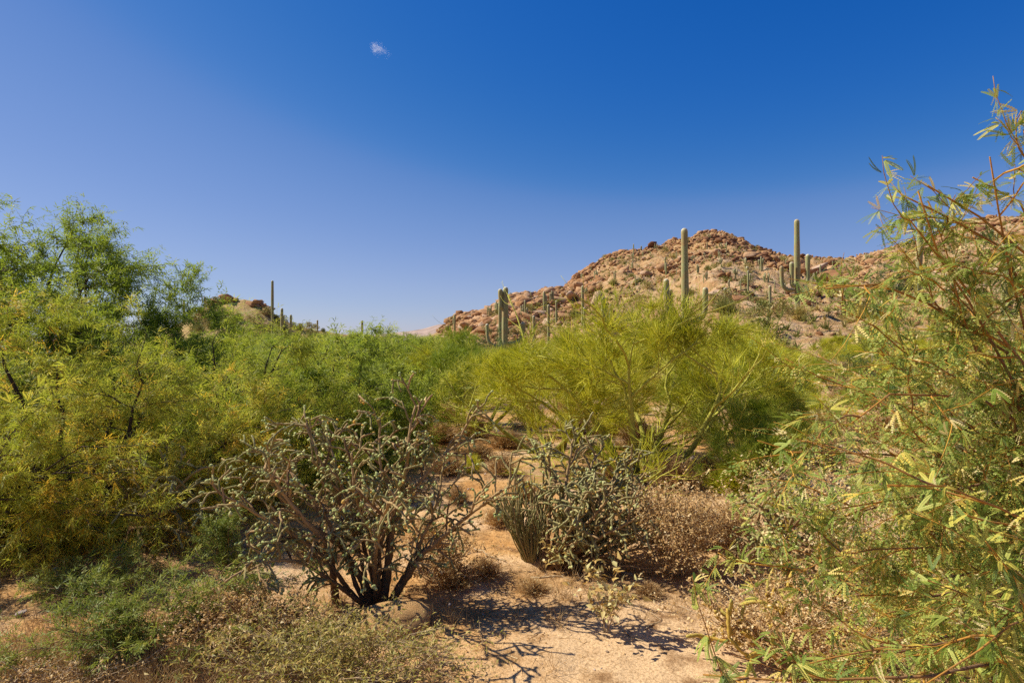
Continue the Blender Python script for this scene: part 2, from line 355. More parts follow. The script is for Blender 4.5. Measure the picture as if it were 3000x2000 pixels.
def grid_mesh(mb, X, Y, Z, wrap=False):
    n, m = X.shape
    idx = np.arange(n * m).reshape(n, m)
    if wrap: idx = np.concatenate([idx, idx[:, :1]], 1)
    q = np.stack([idx[:-1, :-1], idx[:-1, 1:], idx[1:, 1:], idx[1:, :-1]], -1).reshape(-1, 4)
    mb.add(np.stack([X, Y, Z], -1).reshape(-1, 3), q)
def build_terrain():
    rr = np.concatenate([np.linspace(0.05, 2.6, 8), np.geomspace(2.9, 14, 110), np.geomspace(14.4, 120, 50), np.geomspace(130, 9000, 36)])
    th = np.concatenate([np.linspace(-R(62), R(62), 270), np.linspace(R(62), R(298), 50)[1:-1]])
    Rr, Th = np.meshgrid(rr, th, indexing='ij')
    X, Y = Rr * np.sin(Th), Rr * np.cos(Th); Z = ground_z(X, Y) - np.clip(Rr - 600, 0, 1e9) * 0.002
    lit = np.zeros_like(X)
    for cx, cy, rx, ry, k in ((-4.6, 5.6, 2.6, 1.7, 1.0), (-3.4, 7.5, 2.2, 1.6, .9), (-1.05, 4.3, 1.0, .5, .55), (.55, 4.75, 1.0, .55, .9), (1.6, 4.6, .9, .5, .8), (-2.5, 3.4, 1.3, .6, .65), (-.1, 4.15, .9, .35, .75), (2.3, 9.2, 2.4, 1.6, .8), (-.6, 12.5, 2.2, 1.6, .8), (2.9, 3.6, 1.2, 1.0, .5), (-8.4, 10.4, 3, 2.5, .9), (-1.0, 3.2, .9, .35, .6), (-3, 9.6, 2.1, 1.6, .9), (.3, 8.5, 1.6, 1.2, .5)):
        lit = np.maximum(lit, k * np.clip(1.6 * (1 - np.sqrt(((X - cx) / rx) ** 2 + ((Y - cy) / ry) ** 2)) + .5 * fbm(X * 2.2, Y * 2.2, 3, 91), 0, 1))
    mb = MB(); grid_mesh(mb, X, Y, Z, True); mb.a = [lit.ravel()]
    obj('ground', mb.mesh('ground', M['ground'], True), kind='structure', label='sandy orange desert soil with patches of brown litter')
    a, s = np.meshgrid(np.concatenate([np.arange(1200, 3060, 5.5), np.arange(3070, 4600, 18)]), np.concatenate([np.linspace(-0.25, 0, 8)[:-1], np.linspace(0, 1.03, 130), np.linspace(1.05, 2.0, 14)]), indexing='xy')
    yb = np.interp(a, BASE_D[:, 0], BASE_D[:, 1]); yc = np.interp(a, CREST[:, 0], CREST[:, 2]); y = yb + s * (yc - yb)
    mb = MB(); grid_mesh(mb, (a - 1500) / F * y, y, hill_z(a, y)); obj('hill', mb.mesh('hill', M['hill'], False), kind='structure', label='rocky orange hill dotted with saguaros')
    a, s = np.meshgrid(np.arange(380, 1151, 5.0), np.concatenate([np.linspace(-0.25, 0, 5)[:-1], np.linspace(0, 1.03, 50), np.linspace(1.06, 2.2, 10)]), indexing='xy')
    yb = np.interp(a, KBASE[:, 0], KBASE[:, 1]); yc = np.interp(a, KNOB[:, 0], KNOB[:, 2]); y = yb + s * (yc - yb)
    mb = MB(); grid_mesh(mb, (a - 1500) / F * y, y, knob_z(a, y)); obj('hill', mb.mesh('knob', M['knoll'], False), kind='structure', label='small rocky knoll with bushes on its crest')
    px = np.array([900, 1080, 1150, 1200, 1240, 1270, 1290, 1310, 1340, 1400, 1500, 1700, 2000], float); py = np.array([1001, 982, 974, 969, 962, 953, 948, 951, 960, 955, 950, 965, 1001], float)
    a, s = np.meshgrid(np.arange(900, 2001, 6.0), np.linspace(0, 2, 40), indexing='xy'); y = 1300 + 500 * s
    z = -6 + (CAM_H + (1000 - np.interp(a, px, py)) / F * 1800 + 6) * (1 - np.abs(1 - s)) + 8 * fbm(a * 0.03, s * 6, 4, 8) * np.clip(s * 3, 0, 1) * (np.abs(s - 1) > .08)
    mb = MB(); grid_mesh(mb, (a - 1500) / F * y, y, z); obj('mountain', mb.mesh('mountain', M['mountain'], True), kind='structure', label='far grey rocky mountain above the scrub')
build_terrain()

# ------------------------------------------------------------------ rocks
def ico(sub):
    import bmesh
    bm = bmesh.new(); bmesh.ops.create_icosphere(bm, subdivisions=sub, radius=1.0)
    v = np.array([x.co for x in bm.verts]); t = np.array([[q.index for q in f.verts] for f in bm.faces]); bm.free(); return v, t
ICO1, ICO2, ICO3 = ico(1), ico(2), ico(3)
def rock_template(rng, sub=ICO2, planes=15, flat=0.72, dd=(.36, .62)):
    v = sub[0].copy()
    v *= (1 + 0.12 * rng.normal(size=(len(v), 1)) * 0.5)
    for _ in range(planes):
        n = unit(rng.normal(size=3)); d = rng.uniform(*dd)
        v -= np.maximum(0, v @ n - d)[:, None] * n
    return v * np.array([1.25, 0.9, flat]), sub[1]
_r = rngs(4)
ROCKS = [rock_template(_r) for _ in range(8)]; ROCKS_LO = [rock_template(_r, ICO1, 6) for _ in range(5)]
def chip(rng):
    v = np.array([(1, 0, 0), (-1, 0, 0), (0, 1, 0), (0, -1, 0), (0, 0, 1), (0, 0, -1)], float) * rng.uniform(.7, 1.2, (6, 1)) + .2 * rng.normal(size=(6, 3))
    return v * np.array([1.2, .9, .75]), np.array([(0, 2, 4), (2, 1, 4), (1, 3, 4), (3, 0, 4), (2, 0, 5), (1, 2, 5), (3, 1, 5), (0, 3, 5)])
CHIPS = [chip(_r) for _ in range(6)]
def randrot(rng, n, tilt=0.35):
    yaw = rng.random(n) * 2 * np.pi
    x = np.stack([np.cos(yaw), np.sin(yaw), tilt * rng.normal(size=n)], -1); up = np.stack([tilt * rng.normal(size=n), tilt * rng.normal(size=n), np.ones(n)], -1)
    return frames(x, up)

def zone(a, s):
    if a < 1600: return 'on the low spur of the ridge'
    if 2290 < a < 2600: return 'in the saddle between the two summits' if s > .55 else 'on the slope below the saddle'
    if a >= 2600: return 'on the far summit slope' if s > .5 else 'low on the far summit slope'
    if s > .93: return 'along the crest of the first summit'
    if a < 1800: return 'on the broken cliffs of the ridge'
    return 'high on the first summit slope' if s > .6 else 'midway up the first summit slope' if s > .3 else 'at the bottom of the first summit slope'
def hill_points(rng, n, a0, a1, s0, s1, crest, based, zf, power=1.0):
    a = rng.uniform(a0, a1, n); s = s0 + (s1 - s0) * rng.random(n) ** power
    yb = np.interp(a, based[:, 0], based[:, 1]); yc = np.interp(a, crest[:, 0], crest[:, 2]); y = yb + s * (yc - yb)
    return np.stack([(a - 1500) / F * y, y, zf(a, y)], -1), a, s
def build_rocks():
    rng = rngs(12)
    meshes = []
    for v, t in ROCKS: meshes.append(MB().add(v, None, t, 0.5).mesh('boulder', M['rock']))
    # outcrops: rock clusters follow a noise field; the largest are individual boulders
    P, a, s = hill_points(rng, 60000, 1290, 3100, 0.0, 1.01, CREST, BASE_D, hill_z, 0.8)
    dens = fbm(P[:, 0] * 0.05, P[:, 1] * 0.09, 3, 41) + 0.45 * np.exp(-((s - 1) / 0.06) ** 2) + 0.35 * (a < 1760) + 0.12 * rng.normal(size=len(P))
    keep = dens > -0.12; P, a, s, dens = P[keep], a[keep], s[keep], dens[keep]
    size = 0.27 * np.exp(0.68 * rng.normal(size=len(P))) * (.75 + 2.6 * np.clip(dens - .1, 0, 1)) * (P[:, 1] / 150) ** 0.5
    size = np.minimum(size, 2.0)
    order = np.argsort(-(size / P[:, 1]))
    big, rest = order[:235], order[235:27000]
    Rm = randrot(rng, len(P), 0.25)
    fill = (0.28 + 0.6 * rng.random(len(P)) + 0.35 * fbm(P[:, 0] * 0.03, P[:, 1] * 0.03, 3, 55))
    for k in big:
        o = obj('boulder', meshes[rng.integers(8)], None, ('large' if size[k] > .9 else 'middling' if size[k] > .55 else 'small') + ' angular boulder ' + zone(a[k], s[k]), 'boulder', 'boulders strewn over the rocky hill')
        m = Matrix(Rm[k].tolist()).to_4x4(); o.matrix_world = Matrix.Translation(P[k] + np.array([0, 0, 0.15 * size[k]])) @ m @ Matrix.Diagonal((size[k] * 1.3, size[k] * 1.15, size[k], 1))
    mb = MB()
    for (v, t), ks in zip(CHIPS, np.array_split(rest[4500:], len(CHIPS))): scatter(mb, v, None, t, P[ks] + np.array([0, 0, 0.1]) * size[ks][:, None], Rm[ks], size[ks], fill[ks])
    sets = np.array_split(rng.permutation(rest[:4500]), len(ROCKS_LO))
    for (v, t), ks in zip(ROCKS_LO, sets):
        scatter(mb, v, None, t, P[ks] + np.array([0, 0, 0.1]) * size[ks][:, None], Rm[ks], size[ks], fill[ks])
    obj('rubble', mb.mesh('rubble', M['rock']), kind='stuff', label='loose tan rubble covering the hillside')
    # knoll outcrop
    P, a, s = hill_points(rng, 300, 640, 792, 0.78, 1.0, KNOB, KBASE, knob_z)
    dens = fbm(P[:, 0] * 0.2, P[:, 1] * 0.2, 3, 43) + 0.3 * (s > .9); ks = np.nonzero(dens > 0.0)[0][:62]
    size = 0.35 * np.exp(0.45 * rng.normal(size=len(P))) * 1.9
    Rm = randrot(rng, len(P), 0.3)
    for k in ks:
        o = obj('boulder', meshes[rng.integers(8)], None, 'reddish boulder in the outcrop on the small knoll', 'boulder', 'boulders on the small knoll')
        o.matrix_world = Matrix.Translation(P[k] + np.array([0, 0, 0.1])) @ Matrix(Rm[k].tolist()).to_4x4() @ Matrix.Diagonal((size[k] * 1.3, size[k] * 1.1, size[k], 1))
    # mid-distance pale boulders seen between the bushes
    for px, py, wpx, lab in ((2060, 905, 26, 'blocky stacked boulder behind the tall multi-armed saguaro'), (2268, 905, 45, 'pale flat boulder below the four-armed saguaro'), (2275, 975, 32, 'pale rounded boulder beneath the flat pale one'),
                        (1585, 985, 22, 'white rounded boulder beside the twin-headed saguaro'), (1840, 1050, 70, 'pink boulder glimpsed behind the broad palo verde'), (1905, 1085, 60, 'flat pink boulder behind the palo verde trunk'), (2235, 1050, 40, 'small pale boulder at the edge of the palo verde')):
        h = hit(px, py + 8, 14)
        sz = wpx / F * h[1] * 0.45
        o = obj('boulder', meshes[rng.integers(8)], None, lab, 'boulder'); o.location = h + np.array([0, 0, sz * 0.3]); o.scale = (sz * 1.1, sz, sz); o.rotation_euler = (0, 0, rng.random() * 6)
build_rocks()

# ------------------------------------------------------------------ saguaros
def column(mb, path, rad, ribs, ringf=1.0, wool=True):
    """a ribbed column following a path, with a rounded woolly tip"""
    path = np.asarray(path, float); K = len(path)
    seg = np.concatenate([[0], np.cumsum(np.linalg.norm(np.diff(path, axis=0), axis=1))]); L = seg[-1]
    n = max(6, int(L / rad * ringf)); s = np.concatenate([np.linspace(0, L - rad, n), L - rad + rad * np.sin(np.linspace(0.25, 1.0, 6) * np.pi / 2)])
    C = np.stack([np.interp(s, seg, path[:, k]) for k in range(3)], -1)
    for _ in range(2): C[1:-1] = 0.25 * C[:-2] + 0.5 * C[1:-1] + 0.25 * C[2:]
    T = unit(np.gradient(C, axis=0)); A = unit(np.cross(T, np.array([[0.05, 1.0, 0.02]]))); B = np.cross(T, A)
    r = rad * np.where(s > L - rad, np.sqrt(np.maximum(0.0004, 1 - ((s - L + rad) / rad) ** 2)), 1.0)
    r *= 0.93 + 0.07 * np.sin(s / L * 9 + rad * 40) ; r *= np.clip(0.72 + 0.5 * s / L / 0.35, 0, 1)
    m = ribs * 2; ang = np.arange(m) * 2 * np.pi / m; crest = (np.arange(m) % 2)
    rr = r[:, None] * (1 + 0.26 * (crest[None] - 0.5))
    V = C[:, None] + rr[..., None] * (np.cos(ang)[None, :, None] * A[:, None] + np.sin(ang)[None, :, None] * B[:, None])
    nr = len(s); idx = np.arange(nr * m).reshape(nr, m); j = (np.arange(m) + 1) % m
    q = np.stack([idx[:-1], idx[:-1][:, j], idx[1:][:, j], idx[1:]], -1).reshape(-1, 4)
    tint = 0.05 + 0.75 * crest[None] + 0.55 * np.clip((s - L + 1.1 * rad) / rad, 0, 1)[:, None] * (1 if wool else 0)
    mb.add(V.reshape(-1, 3), q, None, tint.ravel() * np.ones(nr * m))
def arm_path(h0, az, out, up, start_r, drop=0.0):
    c, s = math.cos(az), math.sin(az)
    t = np.linspace(0, 1, 9); pts = []
    for u in t:
        if u <= 0.5: w = u / 0.5 * np.pi / 2; pts.append((start_r + (out - start_r) * math.sin(w), h0 - drop * math.sin(w * 2) + 0.55 * (out) * (1 - math.cos(w))))
        else: pts.append((out + 0.05 * (u - .5), pts[4][1] + (u - 0.5) / 0.5 * up))
    return np.array([(p * c, p * s, z) for p, z in pts])
def saguaro(loc, h, rad, arms, label, lean=0.0, ribs=12, group=None, sink=0.0):
    t = thing('saguaro', label, 'cactus', loc, group)
    mb = MB(); zz = np.linspace(-0.2, h, 9); column(mb, np.stack([lean * (zz / h), 0 * zz, zz], -1), rad, ribs)
    obj('trunk', mb.mesh('trunk', M['saguaro'], True), t)
    for (h0, az, out, up, ra) in arms:
        mb = MB(); column(mb, arm_path(h0, az, out, up, rad * 0.6, 0.12), ra, 12, 1.6); a = obj('arm', mb.mesh('arm', M['saguaro'], True), t)
        a.location = (lean * h0 / h, 0, 0)
    return t
def on_terrain(px, y): return np.array([(px - 1500) / F * y, y, terrain(px, y)])
def top_h(px, py, p): return CAM_H + (1000 - py) / F * p[1] - p[2]
def build_saguaros():
    pi = math.pi
    p = on_terrain(2010, 40); h = top_h(2003, 668, p); z = lambda py: top_h(2003, py, p)
    saguaro(p, h, 0.235, [(z(935), pi * 1.02, 1.35, 2.1, 0.19), (z(940), pi * 0.85, 1.05, 1.7, 0.17), (z(940), 0.12, 1.45, 1.6, 0.18)], 'tall thick saguaro with a browned waist and three low arms', lean=-0.12, ribs=13)
    p = on_terrain(2336, 50); h = top_h(2333, 642, p); z = lambda py: top_h(2333, py, p)
    saguaro(p, h, 0.225, [(z(850), pi, 1.35, 1.4, 0.16), (z(838), pi * 1.12, 0.62, 1.75, 0.17), (z(838), 0.25, 1.1, 2.25, 0.175), (z(836), 0.9, 0.6, 1.8, 0.14)], 'four-armed saguaro standing clear against the sky', lean=-0.05, ribs=13)
    p = on_terrain(1477, 44); h = top_h(1485, 840, p)
    saguaro(p, h, 0.22, [(h - 1.6, pi * 1.05, 0.36, 1.25, 0.17), (1.7, -0.1, 1.4, 0.9, 0.16), (1.5, pi * 0.95, 1.35, 1.0, 0.12)], 'twin-headed saguaro with a banded neck before the dark green tree', lean=0.12)
    p = on_terrain(798, 92); h = top_h(798, 821, p)
    saguaro(p, h, 0.20, [], 'lone slender saguaro spearing the sky beside the small knoll', ribs=14)
    p = on_terrain(2688, 52); h = top_h(2702, 640, p)
    saguaro(p, h, 0.24, [], 'armless saguaro column half hidden by near mesquite leaves', lean=0.3, ribs=18)
    p = on_terrain(2950, 34); h = top_h(2950, 712, p)
    saguaro(p, h, 0.25, [], 'thick saguaro head glimpsed through the near mesquite', ribs=18)
    mid = [(1465, 888, 58, .17, 'pole-like saguaro close beside the twin-headed one'), (1707, 836, 80, .19, 'straight unbranched saguaro in front of the broken cliff'), (1607, 892, 75, .18, 'plain saguaro rising over palo verde beside the rock heap'), (1768, 868, 60, .24, 'stout short saguaro above the palo verde crown'),
           (1564, 924, 70, .17, 'saguaro post standing below the rock heap'), (1332, 920, 125, .22, 'isolated saguaro on the low end of the ridge'), (1712, 900, 74, .15, 'small saguaro paired with the straight unbranched one'), (1788, 890, 66, .15, 'small pale saguaro beside the stout short one'),
           (2134, 801, 85, .20, 'saguaro behind the palo verde with a plain trunk'), (2189, 780, 90, .20, 'saguaro rising from a green bush on the lower slope'), (2256, 836, 60, .14, 'short brown dead-looking saguaro stump near four-armed one'), (2512, 832, 75, .17, 'saguaro post on the lower slope past four-armed one'),
           (2631, 832, 60, .19, 'short saguaro in front of the dark green bush'), (1061, 938, 100, .19, 'short saguaro post above the mesquite thicket'), (826, 902, 95, .22, 'short stout saguaro at the foot of the knoll'), (852, 921, 95, .18, 'very short saguaro at the knoll foot'), (600, 868, 116, .17, 'branched saguaro on the shoulder of the knoll'),
           (539, 878, 112, .2, 'saguaro at the edge of the tall open mesquite'), (930, 937, 130, .17, 'distant thin saguaro on the scrub skyline'), (2125, 842, 62, .16, 'leaning saguaro beside the plain-trunked one'), (1630, 880, 88, .15, 'thin saguaro in the group above the rock heap')]
    for px, py, y, rad, lab in mid:
        p = on_terrain(px, y); h = top_h(px, py, p)
        arms = [(h * .6, pi * .95, .6, h * .22, rad * .7), (h * .55, .1, .55, h * .2, rad * .7)] if px in (600, 1332) and px == 600 else []
        saguaro(p, h, rad, arms, lab, ribs=11)
    # hillside saguaros: small shared forms
    forms = []
    for arms in ([], [], [(.5, 0.2, .16, .28, .045)], [(.48, 3.2, .15, .25, .045), (.55, 0.1, .14, .3, .045)], [(.4, 3, .17, .3, .05), (.5, .2, .16, .3, .05), (.45, 1.7, .15, .33, .05)], [(.15, 3.1, .12, .6, .05), (.12, 0, .13, .7, .05), (.1, 1.5, .1, .5, .05)]):
        mb = MB(); column(mb, np.stack([np.zeros(6), np.zeros(6), np.linspace(-.05, 1, 6)], -1), 0.055, 8, 0.6)
        for a in arms: column(mb, arm_path(*a[:4], 0.03, 0.02), a[4], 6, 1.0)
        forms.append(mb.mesh('hill_saguaro', M['saguaro'], True))
    rng = rngs(5)
    Z3 = lambda x, t, b: (1250 + x / 2.24, 580 + t / 2.24, 580 + b / 2.24)
    Z4 = lambda x, t, b: (2100 + x / 1.844, 250 + t / 1.844, 250 + b / 1.844)
    L = [Z3(*c) for c in ((183, 765, 840), (400, 715, 800), (411, 725, 800), (422, 705, 790), (457, 680, 770), (465, 690, 775), (645, 670, 790), (632, 700, 780), (658, 720, 800), (770, 615, 745), (778, 640, 750), (785, 650, 750), (1048, 590, 655), (1112, 470, 540), (1128, 410, 440), (1072, 455, 488), (1080, 450, 485), (1017, 497, 540), (958, 530, 560), (968, 535, 560),
        (1408, 318, 352), (1498, 302, 335), (1508, 305, 335), (1515, 303, 335), (1640, 350, 405), (1855, 235, 272), (1862, 240, 272), (1848, 240, 272), (1565, 390, 500), (1572, 430, 510), (1560, 300, 340), (1310, 430, 475), (1470, 360, 390), (1420, 350, 400), (1745, 375, 425), (1760, 380, 425), (1780, 435, 500), (1840, 290, 335), (1822, 360, 395), (1915, 345, 395), (1925, 370, 400), (1932, 395, 460),
        (2028, 475, 535), (2060, 545, 610), (2088, 400, 460), (2195, 385, 480), (2205, 400, 480), (2185, 410, 475), (2110, 480, 620), (1985, 540, 620), (2160, 330, 360), (330, 755, 800), (290, 770, 815), (140, 810, 840), (550, 610, 660), (558, 620, 660), (1355, 360, 420), (1350, 365, 415), (1205, 700, 760), (955, 640, 700), (820, 610, 690), (830, 615, 690), (1640, 470, 510), (1700, 380, 420))]
    L += [Z4(*c) for c in ((155, 935, 1000), (240, 940, 1005), (100, 990, 1050), (130, 1055, 1110), (540, 1010, 1060), (525, 1015, 1060), (560, 970, 1030), (590, 962, 1022), (600, 930, 960), (620, 980, 1020), (575, 985, 1025), (805, 908, 952), (815, 912, 952), (824, 918, 952), (1070, 838, 872), (1340, 742, 770), (1450, 838, 880), (1405, 830, 885), (1440, 850, 890), (1420, 815, 850), (740, 1010, 1050), (910, 895, 920), (905, 960, 1000), (1160, 930, 980), (1490, 780, 820), (1010, 870, 895), (700, 930, 955), (1130, 825, 850), (1255, 870, 910), (690, 1080, 1130))]
    L += [(rng.uniform(1800, 2950),) * 1 + (None, None) for _ in range(34)]
    for px, t, b in L:
        if t is None:
            b = np.interp(px, CREST[:, 0], CREST[:, 1]) + rng.uniform(12, 150); t = b - rng.uniform(14, 34)
        p = hit(px, b, 50)
        if p is None:
            y = float(np.interp(px, CREST[:, 0], CREST[:, 2])) * 0.985; p = on_terrain(px, y)
        h = max(1.2, (b - t) / F * p[1])
        fi = int(rng.integers(6)); yb = np.interp(px, BASE_D[:, 0], BASE_D[:, 1]); sv = (p[1] - yb) / (np.interp(px, CREST[:, 0], CREST[:, 2]) - yb)
        o = obj('saguaro', forms[fi], None, ('armless', 'armless', 'one-armed', 'two-armed', 'three-armed', 'clustered multi-stemmed')[fi] + ' little saguaro ' + zone(px, sv), 'cactus', 'saguaros scattered over the rocky hill')
        w = min(1.0, 4.0 / h); o.location = p; o.scale = (h * (0.75 + .5 * w * rng.random()), h * (0.75 + .5 * w * rng.random()), h); o.rotation_euler = (0, 0, rng.random() * 6.28)
build_saguaros()

# ------------------------------------------------------------------ plant generators
def pinna(n, L, w, leaflet, quad=False, curve=0.25):
    """one feather of a mesquite leaf along +x, with n pairs of leaflets"""
    V, T, Q = [], [], []
    for k in range(n):
        u = (k + 0.7) / n; x = u * L; z = -curve * L * u * u
        l = w * (0.75 + 0.5 * math.sin(u * math.pi)) if u < .97 else w * .5; b = leaflet * 0.5
        for s in (-1, 1):
            i = len(V)
            if quad:
                V += [(x, 0, z), (x + b * 1.2, s * l * 0.5, z - b * .2), (x + 0.35 * l, s * l, z - .15 * l), (x - b * 0.8 + 0.15 * l, s * l * 0.6, z - b * .1)]; Q.append((i, i + 1, i + 2, i + 3) if s > 0 else (i, i + 3, i + 2, i + 1))
            else:
                V += [(x - b, s * .1 * w, z), (x + b, s * .1 * w, z), (x + 0.3 * l, s * l, z - .12 * l)]; T.append((i, i + 1, i + 2))
    return V, Q, T
def mesq_leaf(n, quad=False, L=1.0, w=0.07, leaflet=0.075, rach=True, splay=17):
    """two feathers on a short stalk; unit length"""
    V, Q, T = [], [], []
    for s in (-1, 1):
        v, q, t = pinna(n, L * 0.86, w, leaflet, quad); v = np.array(v); a = s * math.radians(splay)
        if rach:
            i = len(v); zz = -0.25 * .86
            v = np.concatenate([v, [(0, -.008, 0), (0, .008, 0), (.43, .007, zz * .25), (.86, 0, zz), (.43, -.007, zz * .25)]]); t = list(t) + [(i, i + 1, i + 2), (i, i + 2, i + 4), (i + 4, i + 2, i + 3)]
        rv = v @ np.array([[math.cos(a), math.sin(a), 0], [-math.sin(a), math.cos(a), 0], [0, 0, 1]]) + np.array([0.14, 0, 0]); off = len(V)
        V = np.concatenate([V, rv]) if len(V) else rv
        Q += [tuple(x + off for x in f) for f in q]; T += [tuple(x + off for x in f) for f in t]
    return np.array(V), (np.array(Q) if Q else None), (np.array(T) if T else None)
LEAF_6 = mesq_leaf(7, w=.072, leaflet=.165, rach=False)
LEAF_HI, LEAF_MID, LEAF_LO = mesq_leaf(15, True, leaflet=0.105), mesq_leaf(9, leaflet=.105), mesq_leaf(3, w=.10, leaflet=.25, rach=False)
_b = np.array([(0, 0, 0), (.5, .06, -.02), (1, 0, -.16), (.5, -.06, -.02)])
def rotz(v, d): a = R(d); return v @ np.array([[math.cos(a), math.sin(a), 0], [-math.sin(a), math.cos(a), 0], [0, 0, 1]])
_f = np.array([(0, -.028, 0), (.06, .04, 0), (.52, -.005, -.03), (.40, .045, -.02), (.50, -.04, -.03), (1, .0, -.15)])
LEAF_FAR = (np.concatenate([rotz(_f, 20), rotz(_f * np.array([.92, -1, 1]), -20)]), None, np.array([(0, 2, 1), (3, 4, 5), (6, 7, 8), (9, 11, 10)]))
_w = _f * np.array([1, 1.9, 1])
LEAF_WIDE = (np.concatenate([rotz(_w, 22), rotz(_w * np.array([.92, -1, 1]), -22)]), None, LEAF_FAR[2])
BLADE = (np.array([(0, -.5, 0), (.5, -.35, .06), (1, 0, -.05), (.5, .5, .06)]) * np.array([1, .35, 1]), np.array([(0, 1, 2, 3)]), None)
CURL = (np.array([(0, 0, 0), (.35, .3, .12), (1, .05, -.25), (.4, -.28, .15), (.45, 0, -.03)]), None, np.array([(0, 4, 1), (1, 4, 2), (2, 4, 3), (3, 4, 0)]))

def leaves_on(rng, P, n, tmin=0.1, droop=0.25, ang=55, cluster=1):
    pos, d, par, t = spawn(rng, P, n // cluster, tmin, 1.0, ang, 15)
    if cluster > 1: pos, d = np.repeat(pos, cluster, 0), unit(np.repeat(d, cluster, 0) + .62 * rng.normal(size=(len(pos) * cluster, 3)))
    d = unit(d + np.array([0, 0, -droop]) + 0.15 * rng.normal(size=d.shape)); up = np.array([0, 0, .6]) + .75 * np.array(SUN_DIR) + 0.5 * rng.normal(size=d.shape)
    return pos, d, up

def fit(levels, Rx, Ry, H, lift=0.0):
    allp = np.concatenate([P.reshape(-1, 3) for P, _ in levels])
    c = (np.percentile(allp[:, 0], 2) + np.percentile(allp[:, 0], 98)) / 2, (np.percentile(allp[:, 1], 2) + np.percentile(allp[:, 1], 98)) / 2
    sx = 2 * Rx / (np.percentile(allp[:, 0], 99) - np.percentile(allp[:, 0], 1)); sy = 2 * Ry / (np.percentile(allp[:, 1], 99) - np.percentile(allp[:, 1], 1)); sz = H / np.percentile(allp[:, 2], 99.5)
    out = []
    for P, Rd in levels:
        Q = P * np.array([sx, sy, sz]); Q[..., 2] = np.where(Q[..., 2] < 0.05 + lift, 0.05 + lift + 0.15 * np.abs(Q[..., 2] - .05 - lift), Q[..., 2]) if P is not levels[0][0] else Q[..., 2]
        out.append((Q, Rd))
    return out

